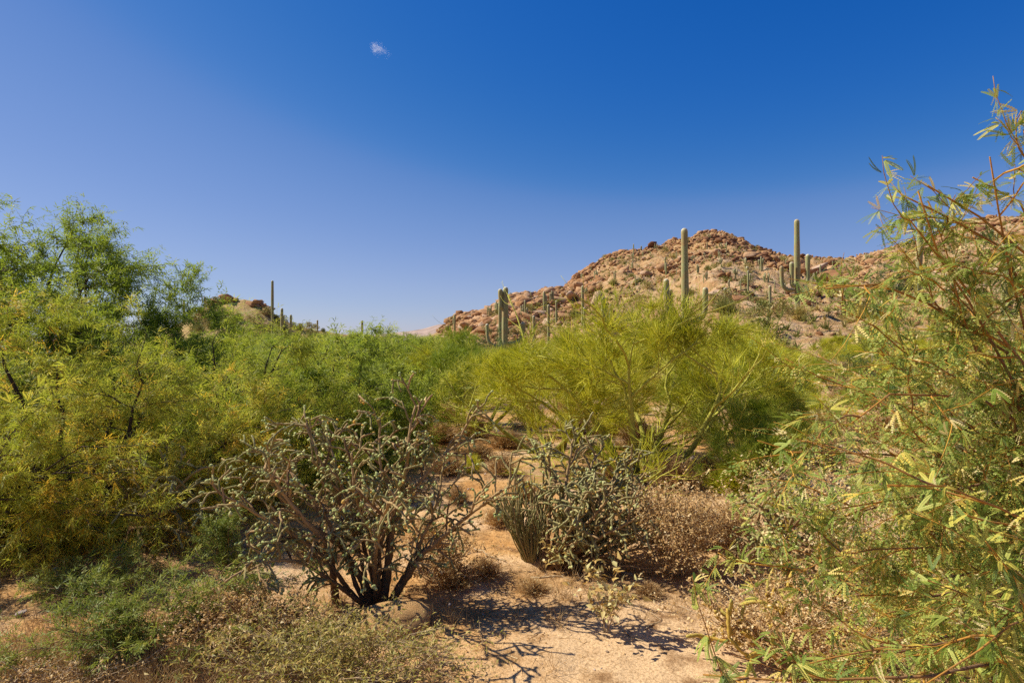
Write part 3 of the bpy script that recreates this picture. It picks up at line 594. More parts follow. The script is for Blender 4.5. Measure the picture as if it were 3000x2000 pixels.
def mesquite_mesh(seed, Rx, Ry, H, clusters=330, twigs=9, nl=9, leaf=LEAF_LO, size=0.085, tint=(0.42, 0.2), r0=0.042, gold_low=0.0, zmin=0.12, stems=8, open_=0.0, gold_patch=0.0, twig_len=(.16, .42)):
    """a crown of twig clusters spread through a lumpy dome, each joined to the nearest main stem"""
    rng = rngs(seed)
    d = unit(rng.normal(size=(clusters * 6, 3))); d[:, 2] = np.abs(d[:, 2]) - .12; d = unit(d)
    r = rng.random(len(d)) ** .42
    lump = 1 + .34 * fbm(d[:, 0] * 2.3 + seed, d[:, 1] * 2.3 + d[:, 2] * 1.7, 3, seed) + .08 * rng.normal(size=len(d))
    C = d * np.minimum(r * lump, 1.04)[:, None] * np.array([Rx, Ry, H - zmin]); C[:, 2] = zmin + np.maximum(C[:, 2], .02 * rng.random(len(C)))
    gap = fbm(C[:, 0] * 1.1 + 7, C[:, 1] * 1.1 + C[:, 2] * 1.1, 3, seed + 3); C = C[gap > -.55 + open_][:clusters]
    az = (np.arange(stems) + rng.random(stems) * .7) * 2 * np.pi / stems; el = np.radians(rng.uniform(28, 80, stems))
    tip = np.stack([np.cos(az) * np.cos(el) * Rx * .9, np.sin(az) * np.cos(el) * Ry * .9, np.sin(el) * H * .88 + .08 * H], -1)
    base = np.stack([.1 * np.cos(az), .1 * np.sin(az), -.06 + 0 * az], -1); u = np.linspace(0, 1, 9)[None, :, None]
    ctl = base * .55 + tip * .45 + np.array([0, 0, .16 * H]) + .12 * Rx * rng.normal(size=base.shape)
    P1 = base[:, None] * (1 - u) ** 2 + 2 * ctl[:, None] * u * (1 - u) + tip[:, None] * u ** 2; P1[:, 1:] += .03 * H * rng.normal(size=P1[:, 1:].shape) * .5
    R1 = r0 * (1 - .965 * np.linspace(0, 1, 9))[None] * rng.uniform(.7, 1.15, (stems, 1))
    S = P1[:, 1:].reshape(-1, 3); SR = R1[:, 1:].ravel()
    D = np.linalg.norm((C[:, None] - S[None]) * np.array([1, 1, 1.0]), axis=2) + .8 * np.maximum(0, S[None, :, 2] - C[:, None, 2] + .1); k = D.argmin(1)
    A = S[k]; mid = A * .5 + C * .5 + .12 * np.linalg.norm(C - A, axis=1, keepdims=True) * rng.normal(size=C.shape) + np.array([0, 0, .05]); v = np.linspace(0, 1, 7)[None, :, None]
    P2 = A[:, None] * (1 - v) ** 2 + 2 * mid[:, None] * v * (1 - v) + C[:, None] * v ** 2; P2[:, 1:-1] += .018 * rng.normal(size=P2[:, 1:-1].shape)
    R2 = np.maximum(np.minimum(SR[k] * .55, .004 + .006 * np.linalg.norm(C - A, axis=1))[:, None] * (1 - .8 * np.linspace(0, 1, 7))[None], .0014)
    p, dd, par, t = spawn(rng, P2, twigs, .35, 1.0, 46, 16); dd = unit(dd + .25 * unit(p - np.array([0, 0, H * .3])) + np.array([0, 0, .08]))
    P3, R3 = grow(rng, p, dd, rng.uniform(twig_len[0], twig_len[1], len(p)) * (H / 2.4) ** .5, .0024, .0012, 5, .17, (0, 0, -.01))
    wood = MB()
    V, q, t, tid, tt = tubes(P1, R1, 8); wood.add(V, q, t, .14); V, q, t, tid, tt = tubes(P2, R2, 3); wood.add(V, q, t, .28 + .1 * rng.random(len(P2))[tid])
    slivers(wood, rng, P3[:, 0], P3[:, 2], .006, .45); slivers(wood, rng, P3[:, 2], P3[:, 4], .0045, .5)
    pos, dd, up = leaves_on(rng, P3, nl, .05, .22, 52); pb, db, ub = leaves_on(rng, P2[:, 3:], nl + 3, 0, .2, 55); pos[:, 2] = np.maximum(pos[:, 2], .03)
    cl = fbm(pos[:, 0] * 1.1 + seed, pos[:, 1] * 1.1 + pos[:, 2] * 1.0, 2, seed); tw = np.repeat(rng.normal(size=len(P3)), nl)
    pos, dd, up = np.concatenate([pos, pb]), np.concatenate([dd, db]), np.concatenate([up, ub]); cl = np.concatenate([cl, np.zeros(len(pb))]); tw = np.concatenate([tw, rng.normal(size=len(pb))])
    gp = np.concatenate([np.repeat(rng.random(len(P3)) < .12, nl), np.zeros(len(pb), bool)])
    ti = np.clip(tint[0] + .3 * cl + tint[1] * (.7 * tw + .5 * rng.normal(size=len(pos))) + gold_low * (.5 - pos[:, 2] / H) + gold_patch * gp, 0, 1)
    return wood, (pos, frames(dd, up), size * rng.uniform(.65, 1.25, len(pos)), ti), leaf, None
def plant(name, label, cat, loc, wood, wmat, cand, leaf, lmat, group=None, split=0, hi=None, hits_cam=None, rng=None, crown='crown', trunk='trunk'):
    """thing > trunk, crown; the SPLIT leaves that show largest are leaf objects"""
    t = thing(name, label, cat, loc, group)
    obj(trunk, wood.mesh(name + '_wood', M[wmat], True), t)
    pos, rot, sz, ti = cand; rest = np.arange(len(pos))
    if split:
        w = pos + np.asarray(loc); sx = 1500 + F * w[:, 0] / w[:, 1]; sy = 1000 - F * (w[:, 2] - CAM_H) / w[:, 1]
        shown = np.where((sx > 10) & (sx < 2990) & (sy > 10) & (sy < 1990) & (w[:, 1] > .3), sz / np.maximum(w[:, 1], .3), 0)
        pick = np.argsort(-shown)[:split]; rest = np.setdiff1d(rest, pick)
        levels = np.quantile(ti, [.1, .3, .5, .7, .9, .97]); hi = hi or leaf; ms = []
        for lvv in levels: ms.append(MB().add(hi[0], hi[1], hi[2], lvv).mesh('leaf', M[lmat]))
        for k in pick:
            o = obj('leaf', ms[int(np.argmin(np.abs(levels - ti[k])))], t)
            o.matrix_local = Matrix.Translation(pos[k]) @ Matrix(rot[k].tolist()).to_4x4() @ Matrix.Scale(float(sz[k]), 4)
    if not len(rest): return t
    mb = MB(); scatter(mb, leaf[0], leaf[1], leaf[2], pos[rest], rot[rest], sz[rest], ti[rest])
    c = obj(crown, mb.mesh(name + '_crown', M[lmat]), t)
    if split: c['kind'] = 'stuff'
    return t

def palo_mesh(seed, Rx, Ry, H, stems=5, n=(5, 6, 7, 9), r0=0.05, tw=3):
    rng = rngs(seed)
    az = (np.arange(stems) + rng.random(stems) * .9) * 2 * np.pi / stems; el = np.radians(rng.uniform(28, 72, stems))
    d = np.stack([np.cos(az) * np.cos(el), np.sin(az) * np.cos(el), np.sin(el)], -1)
    P, R1 = grow(rng, np.stack([.1 * np.cos(az), .1 * np.sin(az), -.05 + 0 * az], -1), d, rng.uniform(.8, 1.1, stems), r0, r0 * .1, 9, 0.17, (0, 0, .05))
    lv = [(P, R1)]
    for k, (m, l, r, K, ang) in enumerate(((n[0], .58, .48, 7, 42), (n[1], .5, .42, 6, 40), (n[2], .48, .36, 5, 36), (n[3], .95, .4, 3, 27))):
        p, dd, par, t = spawn(rng, P, m, .25 if k else .3, 1.0, ang, 12)
        Lp = np.linalg.norm(np.diff(P, axis=1), axis=2).sum(1)[par] * l * rng.uniform(.6, 1.25, len(par)) * (1.15 - .4 * t)
        rr = np.maximum(lv[-1][1][par, 0] * r * (1.15 - .6 * t), 0.0016)
        P, Rr = grow(rng, p, dd, Lp, rr, rr * .4, K, 0.13, (0, 0, .06)); lv.append((P, Rr))
    lv = fit(lv, Rx, Ry, H); zz = lv[4][0][:, 0, 2] / H; rad = np.hypot(lv[4][0][:, -1, 0] / Rx, lv[4][0][:, -1, 1] / Ry); keep = (rng.random(len(zz)) < np.clip(-.12 + 1.9 * zz, .04, 1)) & (lv[4][0][:, -1, 2] < H * (1.02 - .5 * np.clip(rad, 0, 1.3) ** 2)); q3 = lv[3][0]; k3 = q3[:, -1, 2] < H * (1.0 - .5 * np.clip(np.hypot(q3[:, -1, 0] / Rx, q3[:, -1, 1] / Ry), 0, 1.3) ** 2); lv[3] = (q3[k3], lv[3][1][k3]); lv[4] = (lv[4][0][keep], lv[4][1][keep])
    wood = MB()
    for k, (P, Rd) in enumerate(lv[:4]):
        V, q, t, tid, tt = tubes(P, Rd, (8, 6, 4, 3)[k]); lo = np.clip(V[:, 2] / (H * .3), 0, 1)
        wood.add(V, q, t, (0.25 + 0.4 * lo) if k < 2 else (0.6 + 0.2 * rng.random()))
    tws = MB(); P = lv[4][0]
    cl = fbm(P[:, 0, 0] * 1.3, P[:, 0, 1] * 1.3 + P[:, 0, 2], 3, seed); ti = np.clip(.45 + .5 * cl + .25 * rng.normal(size=len(P)), 0, 1)
    slivers(tws, rng, P[:, 0], P[:, 1], .010, ti); slivers(tws, rng, P[:, 1], P[:, 2], .008, ti)
    p, dd, par, t = spawn(rng, P, tw, .1, 1.0, 25, 9); dd = unit(dd + np.array([0, 0, .2]))
    slivers(tws, rng, p, p + dd * rng.uniform(.10, .30, len(p))[:, None] * (H / 2.8) ** .5, .0085, np.clip(ti[par] + .22 * rng.normal(size=len(p)), 0, 1))
    return wood, tws
def palo(label, loc, wood, tws, mat='palo', group=None):
    t = thing('palo_verde', label, 'tree', loc, group)
    obj('trunk', wood.mesh('palo_verde_wood', M['palo_bark'], True), t); obj('crown', tws.mesh('palo_verde_twigs', M[mat]), t)
    return t

# ------------------------------------------------------------------ trees and big bushes
def clone(t, label, loc, rot=0.0, sc=(1, 1, 1), group=None):
    c = copy_tree(t); c.location = loc; c.rotation_euler = (0, 0, rot); c.scale = sc; c['label'] = label
    if group: c['group'] = group
    elif 'group' in c: del c['group']
    return c
def build_trees():
    rng = rngs(77)
    # golden mesquite in front
    loc = onground(-4.5, 5.9)
    w, c, lf, _ = mesquite_mesh(21, 2.2, 1.75, 2.35, clusters=470, twigs=10, nl=13, tint=(.34, .2), gold_low=.4, gold_patch=.42, size=.09)
    A = plant('mesquite', 'golden-leaved mesquite thicket with dark inner branches shading the brown litter', 'tree', loc, w, 'mesq_bark', c, LEAF_FAR, 'mesq_gold', split=300, hi=LEAF_MID)
    # greener mesquite beside it
    loc = onground(-3.55, 7.7)
    w, c, lf, _ = mesquite_mesh(22, 1.9, 1.6, 2.25, clusters=330, twigs=9, nl=11, leaf=LEAF_FAR, tint=(.28, .16), gold_patch=.25, size=.10, gold_low=.12)
    B = plant('mesquite', 'bushy yellow-green mesquite between the golden thicket and the fruiting cholla', 'tree', loc, w, 'mesq_bark', c, lf, 'mesq_gold')
    # tall open tree
    loc = onground(-8.4, 10.4)
    w, c, lf, _ = mesquite_mesh(23, 3.25, 2.6, 4.45, clusters=640, twigs=10, nl=11, leaf=LEAF_WIDE, tint=(.08, .15), size=.115, r0=.065, zmin=.9, open_=-.2, stems=11)
    plant('mesquite', 'tall open mesquite with dark limbs and sky showing through its crown', 'tree', loc, w, 'mesq_bark', c, lf, 'mesq_green')
    # small-leaved mid mesquite used for the thicket behind
    w, c, lf, _ = mesquite_mesh(24, 2.0, 1.9, 2.3, clusters=300, twigs=9, nl=10, leaf=LEAF_WIDE, tint=(.30, .18), size=.11)
    C = plant('mesquite', 'rounded green mesquite bush behind the fruiting cholla', 'tree', onground(-3.05, 9.6), w, 'mesq_bark', c, lf, 'mesq_green')
    clone(C, 'mesquite bush at the rim of the sandy clearing by the palo verdes', onground(-3.9, 12.5), 2.2, (1.1, 1.1, .85))
    for k, (px, y, s, sz) in enumerate(((560, 11, 1.15, .86), (760, 13, 1.15, .80), (250, 8.8, 1.0, .9), (1000, 16, 1.3, .82), (860, 19, 1.4, .88), (1120, 19, 1.4, 1.05), (1220, 24, 1.4, 1.0), (1060, 26, 1.5, 1.0), (940, 30, 1.5, 1.0), (1180, 34, 1.6, 1.0), (1300, 32, 1.5, 1.0), (820, 38, 1.6, 1.1), (1010, 44, 1.6, 1.1), (1120, 52, 1.7, 1.15), (1250, 56, 1.8, 1.1), (900, 58, 1.8, 1.2), (700, 30, 1.6, 1.1), (600, 45, 1.6, 1.2), (760, 60, 1.8, 1.3), (1340, 70, 2.0, 1.2), (1180, 80, 2.0, 1.3), (1040, 85, 2, 1.2), (-200, 9, 1.2, 1.1))):
        clone(C, 'mesquite bush in the thicket ' + ('behind the golden mesquite' if y < 12 else 'below the small knoll' if px < 830 else 'below the skyline saguaro post' if px < 1110 else 'where the far mountain shows above the scrub') + (', close by' if 12 <= y < 33 else ', far off' if y >= 33 else ''), onground((px - 1500) / F * y, y), rng.random() * 6.28, (s, s, sz * rng.uniform(.92, 1.08)), 'mesquites of the thicket')
    # palo verdes
    w, t = palo_mesh(31, 2.75, 2.1, 3.05, stems=8, n=(5, 6, 7, 9), r0=.062)
    P1 = palo('broad palo verde with yellow-green limbs beyond the dense cholla', G(1890, 1372), w, t); P1.rotation_euler = (0, 0, 0.6)
    w, t = palo_mesh(32, 2.0, 1.8, 2.5, stems=7, n=(5, 6, 7, 8))
    P2 = palo('feathery bright green palo verde at the far end of the sand', onground(-0.95, 13.2), w, t, 'palo_dark')
    clone(P1, 'low spreading palo verde leaning over the dry brown brush', onground(0.75, 10.4), 2.4, (.92, .85, .80))
    clone(P2, 'small palo verde bush between the broad tree and four-armed saguaro', onground(4.3, 11.5), 1.2, (.85, .85, .72))
    clone(P2, 'low pale palo verde sapling beside the dead brown bush', onground(3.35, 7.7), 3.0, (.38, .38, .42))
    clone(P2, 'loose palo verde sapling beyond the dead brown bush', onground(3.6, 8.6), 4.0, (.5, .5, .62))
    for k, (px, y, s, sz) in enumerate(((1330, 18, .95, .74), (1560, 22, 1.0, .62), (1760, 24, 1.1, .86), (2060, 19, 1.15, .9), (2190, 17, .8, .72), (2130, 30, 1.1, .9), (2280, 30, .8, .6), (2420, 24, .7, .5), (2480, 34, .9, .7), (2350, 40, .9, .6), (1930, 36, 1.2, .95), (2600, 15, .7, .5), (2760, 20, 1.0, .9), (2900, 24, 1.2, 1.0), (3050, 16, 1.1, .9), (2520, 30, 1.1, .95), (2700, 38, 1.3, 1.05), (2880, 42, 1.4, 1.1), (1640, 42, 1.2, .8), (1410, 36, 1.1, .62), (2215, 46, 1.2, 1.1), (2080, 52, 1.3, 1.2))):
        clone(P2 if k % 3 else P1, 'palo verde bush ' + ('at the foot of the low spur' if px < 1700 else 'around the tall multi-armed saguaro' if px < 2250 else 'below the saddle of the hill' if px < 2650 else 'at the foot of the far summit slope'), onground((px - 1500) / F * y, y), rng.random() * 6.28, (s, s, sz), 'palo verdes below the hill')
    # dark green trees
    w, c, lf, _ = mesquite_mesh(25, 2.4, 2.2, 3.0, clusters=150, twigs=7, nl=7, leaf=LEAF_FAR, size=.15, tint=(.4, .2))
    D = plant('ironwood', 'dense dark green tree behind the twin-headed saguaro', 'tree', on_terrain(1452, 50), w, 'mesq_bark', c, lf, 'dark')
    D.scale = (1.1, 1.1, 1.2)
    for px, y, s, lab in ((2620, 58, 1.25, 'dark green tree beside the armless saguaro column'), (2560, 24, .8, 'dark grey-green bush below the dark tree'), (2700, 13, .55, 'grey-green bush behind the near mesquite twigs')):
        clone(D, lab, on_terrain(px, y), rng.random() * 6, (s, s, s))
build_trees()

# ------------------------------------------------------------------ hill scrub and midground brush
def tuft_mesh(seed, n, mat, kind, tint=.5, L=.3, w=.012, spread=1.0):
    """a unit-size shrub: stems with leaves or slivers, 1 m wide, about 0.8 m high"""
    rng = rngs(seed); mb = MB()
    az = rng.random(n) * 2 * np.pi; el = np.radians(rng.uniform(15, 85, n)); d = np.stack([np.cos(az) * np.cos(el) * spread, np.sin(az) * np.cos(el) * spread, np.sin(el)], -1)
    r = rng.uniform(.25, .5, n)[:, None] * np.array([1, 1, 1.5])
    tip = d * r; root = tip * rng.uniform(.1, .45, n)[:, None]
    ti = np.clip(tint + .22 * rng.normal(size=n) + .25 * fbm(tip[:, 0] * 5, tip[:, 1] * 5 + tip[:, 2] * 4, 2, seed), 0, 1)
    if kind == 'sliver':
        slivers(mb, rng, root, tip, w, ti)
        for _ in range(2):
            s = root + (tip - root) * rng.uniform(.4, .95, n)[:, None]; slivers(mb, rng, s, s + unit(tip - root + .5 * np.linalg.norm(tip, axis=1, keepdims=True) * rng.normal(size=tip.shape)) * rng.uniform(.05, .16, n)[:, None], w, ti)
    else:
        slivers(mb, rng, root[::3], tip[::3], w * .6, .9)
        scatter(mb, *BLADE, tip, frames(d + .6 * rng.normal(size=d.shape), rng.normal(size=d.shape)), L * rng.uniform(.6, 1.3, n), ti)
    return mb.mesh('shrub', M[mat])
def build_scrub():
    rng = rngs(9)
    forms = [tuft_mesh(1, 420, 'scrub', 'leaf', .45, .13), tuft_mesh(2, 500, 'scrub', 'sliver', .4, w=.02), tuft_mesh(3, 380, 'scrub', 'leaf', .65, .11), tuft_mesh(4, 450, 'olive', 'sliver', .5, w=.018)]
    P, a, s = hill_points(rng, 900, 1300, 3050, 0.03, 0.99, CREST, BASE_D, hill_z, 1.35)
    keep = (fbm(P[:, 0] * .06, P[:, 1] * .06, 2, 15) + .15 * rng.normal(size=len(P)) > -.12) & ((a > 1760) | (rng.random(len(P)) < .45)); P, a, s = P[keep][:270], a[keep][:270], s[keep][:270]
    for k, p in enumerate(P):
        fi = int(rng.integers(4)); o = obj('shrub', forms[fi], None, ('leafy olive', 'wispy olive', 'dry tan', 'twiggy brown-green')[fi] + ' shrub ' + zone(a[k], s[k]), 'shrub', 'shrubs on the rocky hill'); sz = rng.uniform(1.3, 3.3)
        o.location = p - np.array([0, 0, .1]); o.scale = (sz, sz, sz * rng.uniform(.6, .95)); o.rotation_euler = (0, 0, rng.random() * 6)
    P, a, s = hill_points(rng, 6500, 1290, 3080, 0.0, 1.0, CREST, BASE_D, hill_z, .85); n = 15
    C = np.repeat(P, n, 0); az = rng.random(len(C)) * 6.28; el = rng.uniform(.3, 1.5, len(C)); sc = np.repeat(rng.uniform(.35, 1.1, len(P)), n)
    d = np.stack([np.cos(az) * np.cos(el), np.sin(az) * np.cos(el), np.sin(el)], -1) * (sc * rng.uniform(.5, 1, len(C)))[:, None]
    mb = MB(); slivers(mb, rng, C + d * .15, C + d, .12 * sc, np.clip(np.repeat(rng.uniform(.25, 1, len(P)), n) + .1 * rng.normal(size=len(C)), 0, 1)); obj('hillside_grass', mb.mesh('hillside_grass', M['scrub']), kind='stuff', label='dry grass and low scrub between the hillside rocks')
    P, a, s = hill_points(rng, 130, 560, 960, 0.2, 1.0, KNOB, KBASE, knob_z)
    for p in P[((a < 655) | (a > 765) | (s < .55))][:90]:
        o = obj('shrub', forms[rng.integers(2)], None, 'olive bush growing on the small rocky knoll', 'shrub', 'bushes on the small knoll'); sz = rng.uniform(1.3, 3.0); o.location = p - np.array([0, 0, .1]); o.scale = (sz, sz, sz * .9); o.rotation_euler = (0, 0, rng.random() * 6)
    for px, y, sz, lab in ((1033, 100, 4.2, 'round yellow-green bush on the skyline beside a saguaro post'), (978, 100, 3.6, 'dry branching bush on the scrub skyline'), (945, 105, 4.0, 'low brown bush near the skyline saguaro')):
        o = obj('shrub', forms[1], None, lab, 'shrub'); o.location = on_terrain(px, y); o.scale = (sz, sz, sz)
    # brush filling the flat between the near plants and the hill
    f2 = [tuft_mesh(11, 700, 'olive', 'leaf', .45, .10), tuft_mesh(12, 900, 'dry', 'sliver', .45, w=.012), tuft_mesh(13, 800, 'palo', 'sliver', .45, w=.010), tuft_mesh(14, 700, 'grass', 'sliver', .5, w=.012)]
    labs = ('low olive brush on the flat before the hill', 'dry brown brush on the flat before the hill', 'yellow-green brush on the flat before the hill', 'straw-coloured brush on the flat before the hill')
    for k in range(170):
        y = 10 * 9 ** rng.random(); px = rng.uniform(-100, 3100)
        if abs(px - 1330) < 190 and y < 14: continue
        j = rng.choice(4, p=[.35, .25, .22, .18]); o = obj('brush', f2[j], None, labs[j], 'shrub', ('olive', 'brown', 'yellow-green', 'straw')[j] + ' brush on the flat')
        sz = rng.uniform(.8, 1.9); o.location = onground((px - 1500) / F * y, y); o.scale = (sz, sz, sz * rng.uniform(.5, .8)); o.rotation_euler = (0, 0, rng.random() * 6)
    spots = [(1290, 1290, 1.2, 1, 'brown dead brush along the far edge of the sand', .5), (1390, 1275, 1.3, 1, 'rusty dead brush under the feathery palo verde', .5), (1480, 1300, 1.1, 1, 'russet dead brush under the leaning palo verde', .45), (1240, 1265, 1.0, 3, 'straw brush under the round mesquite bush', .5), (1380, 1385, .55, 2, 'small yellow-green shrub on the sand behind the fruiting cholla', .8),
             (1985, 1420, 1.0, 1, 'grey-brown dead brush at the foot of the broad palo verde', .6), (2080, 1400, .9, 1, 'tangled dry brush beside the palo verde trunk', .6), (1800, 1390, .8, 1, 'dark dry brush left of the palo verde trunk'.replace(' left of', ' beside'), .5), (2440, 1090, 2.2, 3, 'orange-straw bush past the palo verde sapling', .8), (2480, 1130, 1.6, 1, 'dark-stemmed dead bush behind near mesquite leaves', .9), (2130, 1440, .9, 2, 'sprawling yellow-green shrub behind the dead brown bush', .7), (2230, 1400, 1.0, 2, 'wispy green shrub behind the third cholla', .8), (2330, 1330, 1.2, 2, 'pale green shrub on gravel behind near mesquite', .7)]
    spots += [(1340, 1480, .45, 3, 'straw tuft on the sand between the two chollas', .7), (1460, 1540, .5, 1, 'rusty low tuft between the chollas', .6), (1255, 1580, .5, 3, 'straw brush behind the low cholla limb', .8), (1420, 1690, .45, 1, 'brown tuft in the cholla shadow', .5), (1330, 1720, .55, 1, 'dark dry tuft beside the tan boulder', .45), (1560, 1735, .4, 1, 'flat dry tuft before the dense cholla', .4),
              (1310, 1390, .8, 1, 'brown brush beside the small yellow-green shrub', .6), (1470, 1400, .8, 3, 'straw brush beyond the pencil-stemmed clump', .6), (1540, 1470, .6, 1, 'rusty brush behind the pencil-stemmed clump', .7), (1400, 1345, .9, 1, 'dead brush across the sand at mid clearing', .4), (2060, 1600, .6, 3, 'straw tuft within the dead brown bush', .9), (1900, 1760, .35, 3, 'small straw tuft beside the white stone', .5), (2390, 1230, 1.3, 2, 'yellow-green shrub beside the near mesquite twigs', .8), (2440, 1290, 1.2, 0, 'olive shrub behind the orange mesquite twigs', .8), (2360, 1170, 1.6, 2, 'fresh green shrub past the broad palo verde', .8), (2480, 1180, 1.7, 3, 'straw-orange bush past the fresh green shrub', .8), (2420, 1370, .9, 3, 'straw brush on gravel near the third cholla', .7), (2340, 1290, 1.0, 0, 'grey-olive shrub on pale gravel', .8), (1180, 1480, .6, 3, 'straw brush seen through the cholla stems', .8), (930, 1620, .6, 1, 'brown brush under the cholla limbs', .6)]
    for px, py, sz, j, lab, zr in spots:
        o = obj('brush', f2[j], None, lab, 'shrub'); o.location = G(px, py); o.scale = (sz, sz, sz * zr); o.rotation_euler = (0, 0, rng.random() * 6)
build_scrub()

# ------------------------------------------------------------------ chollas
def ovoid(rng):
    v, t = ICO2[0].copy(), ICO2[1]
    v = v * (1 + .07 * np.sin(v[:, :1] * 9 + rng.random()) * np.cos(v[:, 1:2] * 11)); v = v * np.array([1.25, .8, .8]) + np.array([1.1, 0, 0]); return v, t
def cholla(label, loc, limbs, gens, seed, joint=(0.09, 0.19), jr=0.0115, fruit_n=1.0, fruit_r=0.0125, base_tint=0.06, split=300, trunk_r=0.04, green=0.0, droop=0.0, fruit_tint=.4, bend=.10, tmin=.4):
    """limbs: polylines in metres relative to LOC; gens: children per joint for each generation"""
    rng = rngs(seed)
    root = thing('cholla', label, 'cactus', loc)
    fpos, fdir, fown, brs = [], [], [], []
    for pl in limbs:
        pl = np.asarray(pl, float); seg = np.concatenate([[0], np.cumsum(np.linalg.norm(np.diff(pl, axis=0), axis=1))]); n = max(8, int(seg[-1] / .03))
        s = np.linspace(0, seg[-1], n); C = np.stack([np.interp(s, seg, pl[:, k]) for k in range(3)], -1)
        for _ in range(3): C[1:-1] = .25 * C[:-2] + .5 * C[1:-1] + .25 * C[2:]
        C += .006 * np.cumsum(rng.normal(size=C.shape), 0) * np.array([1, 1, .5]) * .5
        u = s / seg[-1]; r = trunk_r * (1.25 if len(pl) > 5 else .6) * (1 - u) ** 1.3 + jr * 1.15; r = r * (1 + .08 * np.sin(s * 40 + rng.random() * 6))
        mb = MB(); V, q, t, tid, tt = tubes(C[None], r[None], 8, 0.06); mb.add(V, q, t, np.clip(base_tint + .05 + .42 * tt, 0, 1))
        P = C[None]; ends = [(C[-1:], unit(C[-1:] - C[-2:-1]))]
        Lp = np.array([seg[-1]])
        for g, m in enumerate(gens):
            if g == 0: k = max(4, int(m * seg[-1])); p, d, par, tq = spawn(rng, P, k, tmin, 1.0, 46, 14)
            else: p, d, par, tq = spawn(rng, P, m, .35, 1.02, 48, 14)
            if g > 0: keepm = rng.random(len(p)) < .8; p, d = p[keepm], d[keepm]
            d = unit(d + np.array([0, 0, .22 - droop - .16 * g])); L = rng.uniform(joint[0], joint[1], len(p)) * ((1.7, 1.0, .8)[g])
            P, Rd = grow(rng, p, d, L, jr * (1.12 - .06 * g), jr * .95, 9, bend, (0, 0, -.03 * g - droop * .1))
            low = P[:, :, 2].min(1) > .02; P, Rd = P[low], Rd[low]
            if len(P) == 0: break
            Rd = Rd * (1 + .05 * rng.normal(size=(len(P), 1))); Rd[:, 0] *= .75; Rd[:, -1] *= .7
            V, q, t, tid, tt = tubes(P, Rd, 5 if jr < .01 else 6, .2)
            dryj = np.where(rng.random(len(P)) < .25, -.3, 0.0); ti = (.52 + .13 * g + green + dryj + .08 * rng.normal(size=len(P)))[tid] + .08 * tt
            mb.add(V, q, t, np.clip(ti, 0, 1)); ends.append((P[:, -1], unit(P[:, -1] - P[:, -2])))
        brs.append(obj('branch', mb.mesh('cholla_branch', M['cholla'], True), root))
        for p, d in ends[1:]:
            m = rng.random(len(p)) < .9 * fruit_n; p, d = p[m], d[m]
            for c in range(3):
                k = rng.random(len(p)) < (.95, .6, .45)[c]
                dd = unit(d[k] + .7 * rng.normal(size=(k.sum(), 3)) + np.array([0, 0, -.25 * c])); fpos.append(p[k] + c * .6 * fruit_r * rng.normal(size=(k.sum(), 3))); fdir.append(dd); fown += [len(brs) - 1] * len(dd)
    if fpos and fruit_n > 0:
        fp, fd = np.concatenate(fpos), np.concatenate(fdir); rot = frames(fd, rng.normal(size=fd.shape)); sz = fruit_r * rng.uniform(.75, 1.2, len(fp)); ti = np.clip(fruit_tint + .22 * rng.normal(size=len(fp)) + .5 * (rng.random(len(fp)) < .07), 0, 1)
        order = np.argsort(fp[:, 1] - .5 * rng.random(len(fp))); pick, rest = order[:split], order[split:]
        v, t = ovoid(rng); ms = [MB().add(v, None, t, x).mesh('fruit', M['fruit'], True) for x in (.15, .35, .5, .7, .95)]
        for k in pick:
            o = obj('fruit', ms[int(np.argmin(np.abs(np.array((.15, .35, .5, .7, .95)) - ti[k])))], brs[fown[k]])
            o.matrix_local = Matrix.Translation(fp[k]) @ Matrix(rot[k].tolist()).to_4x4() @ Matrix.Scale(float(sz[k]), 4)
        if len(rest):
            mb = MB(); scatter(mb, ICO1[0] * np.array([1.25, .8, .8]) + np.array([1.1, 0, 0]), None, ICO1[1], fp[rest], rot[rest], sz[rest], ti[rest]); obj('fruit_mass', mb.mesh('fruit_mass', M['fruit'], True), root, kind='stuff')
    return root
def px_limb(loc, pts, y0, dy, shift=0.0):
    n = len(pts); out = []
    for k, (a, b) in enumerate(pts):
        p = at(a, b, y0 + (dy - shift) * k / (n - 1)) - loc
        if k == 0: p[2] = -.05
        out.append(p)
    return out
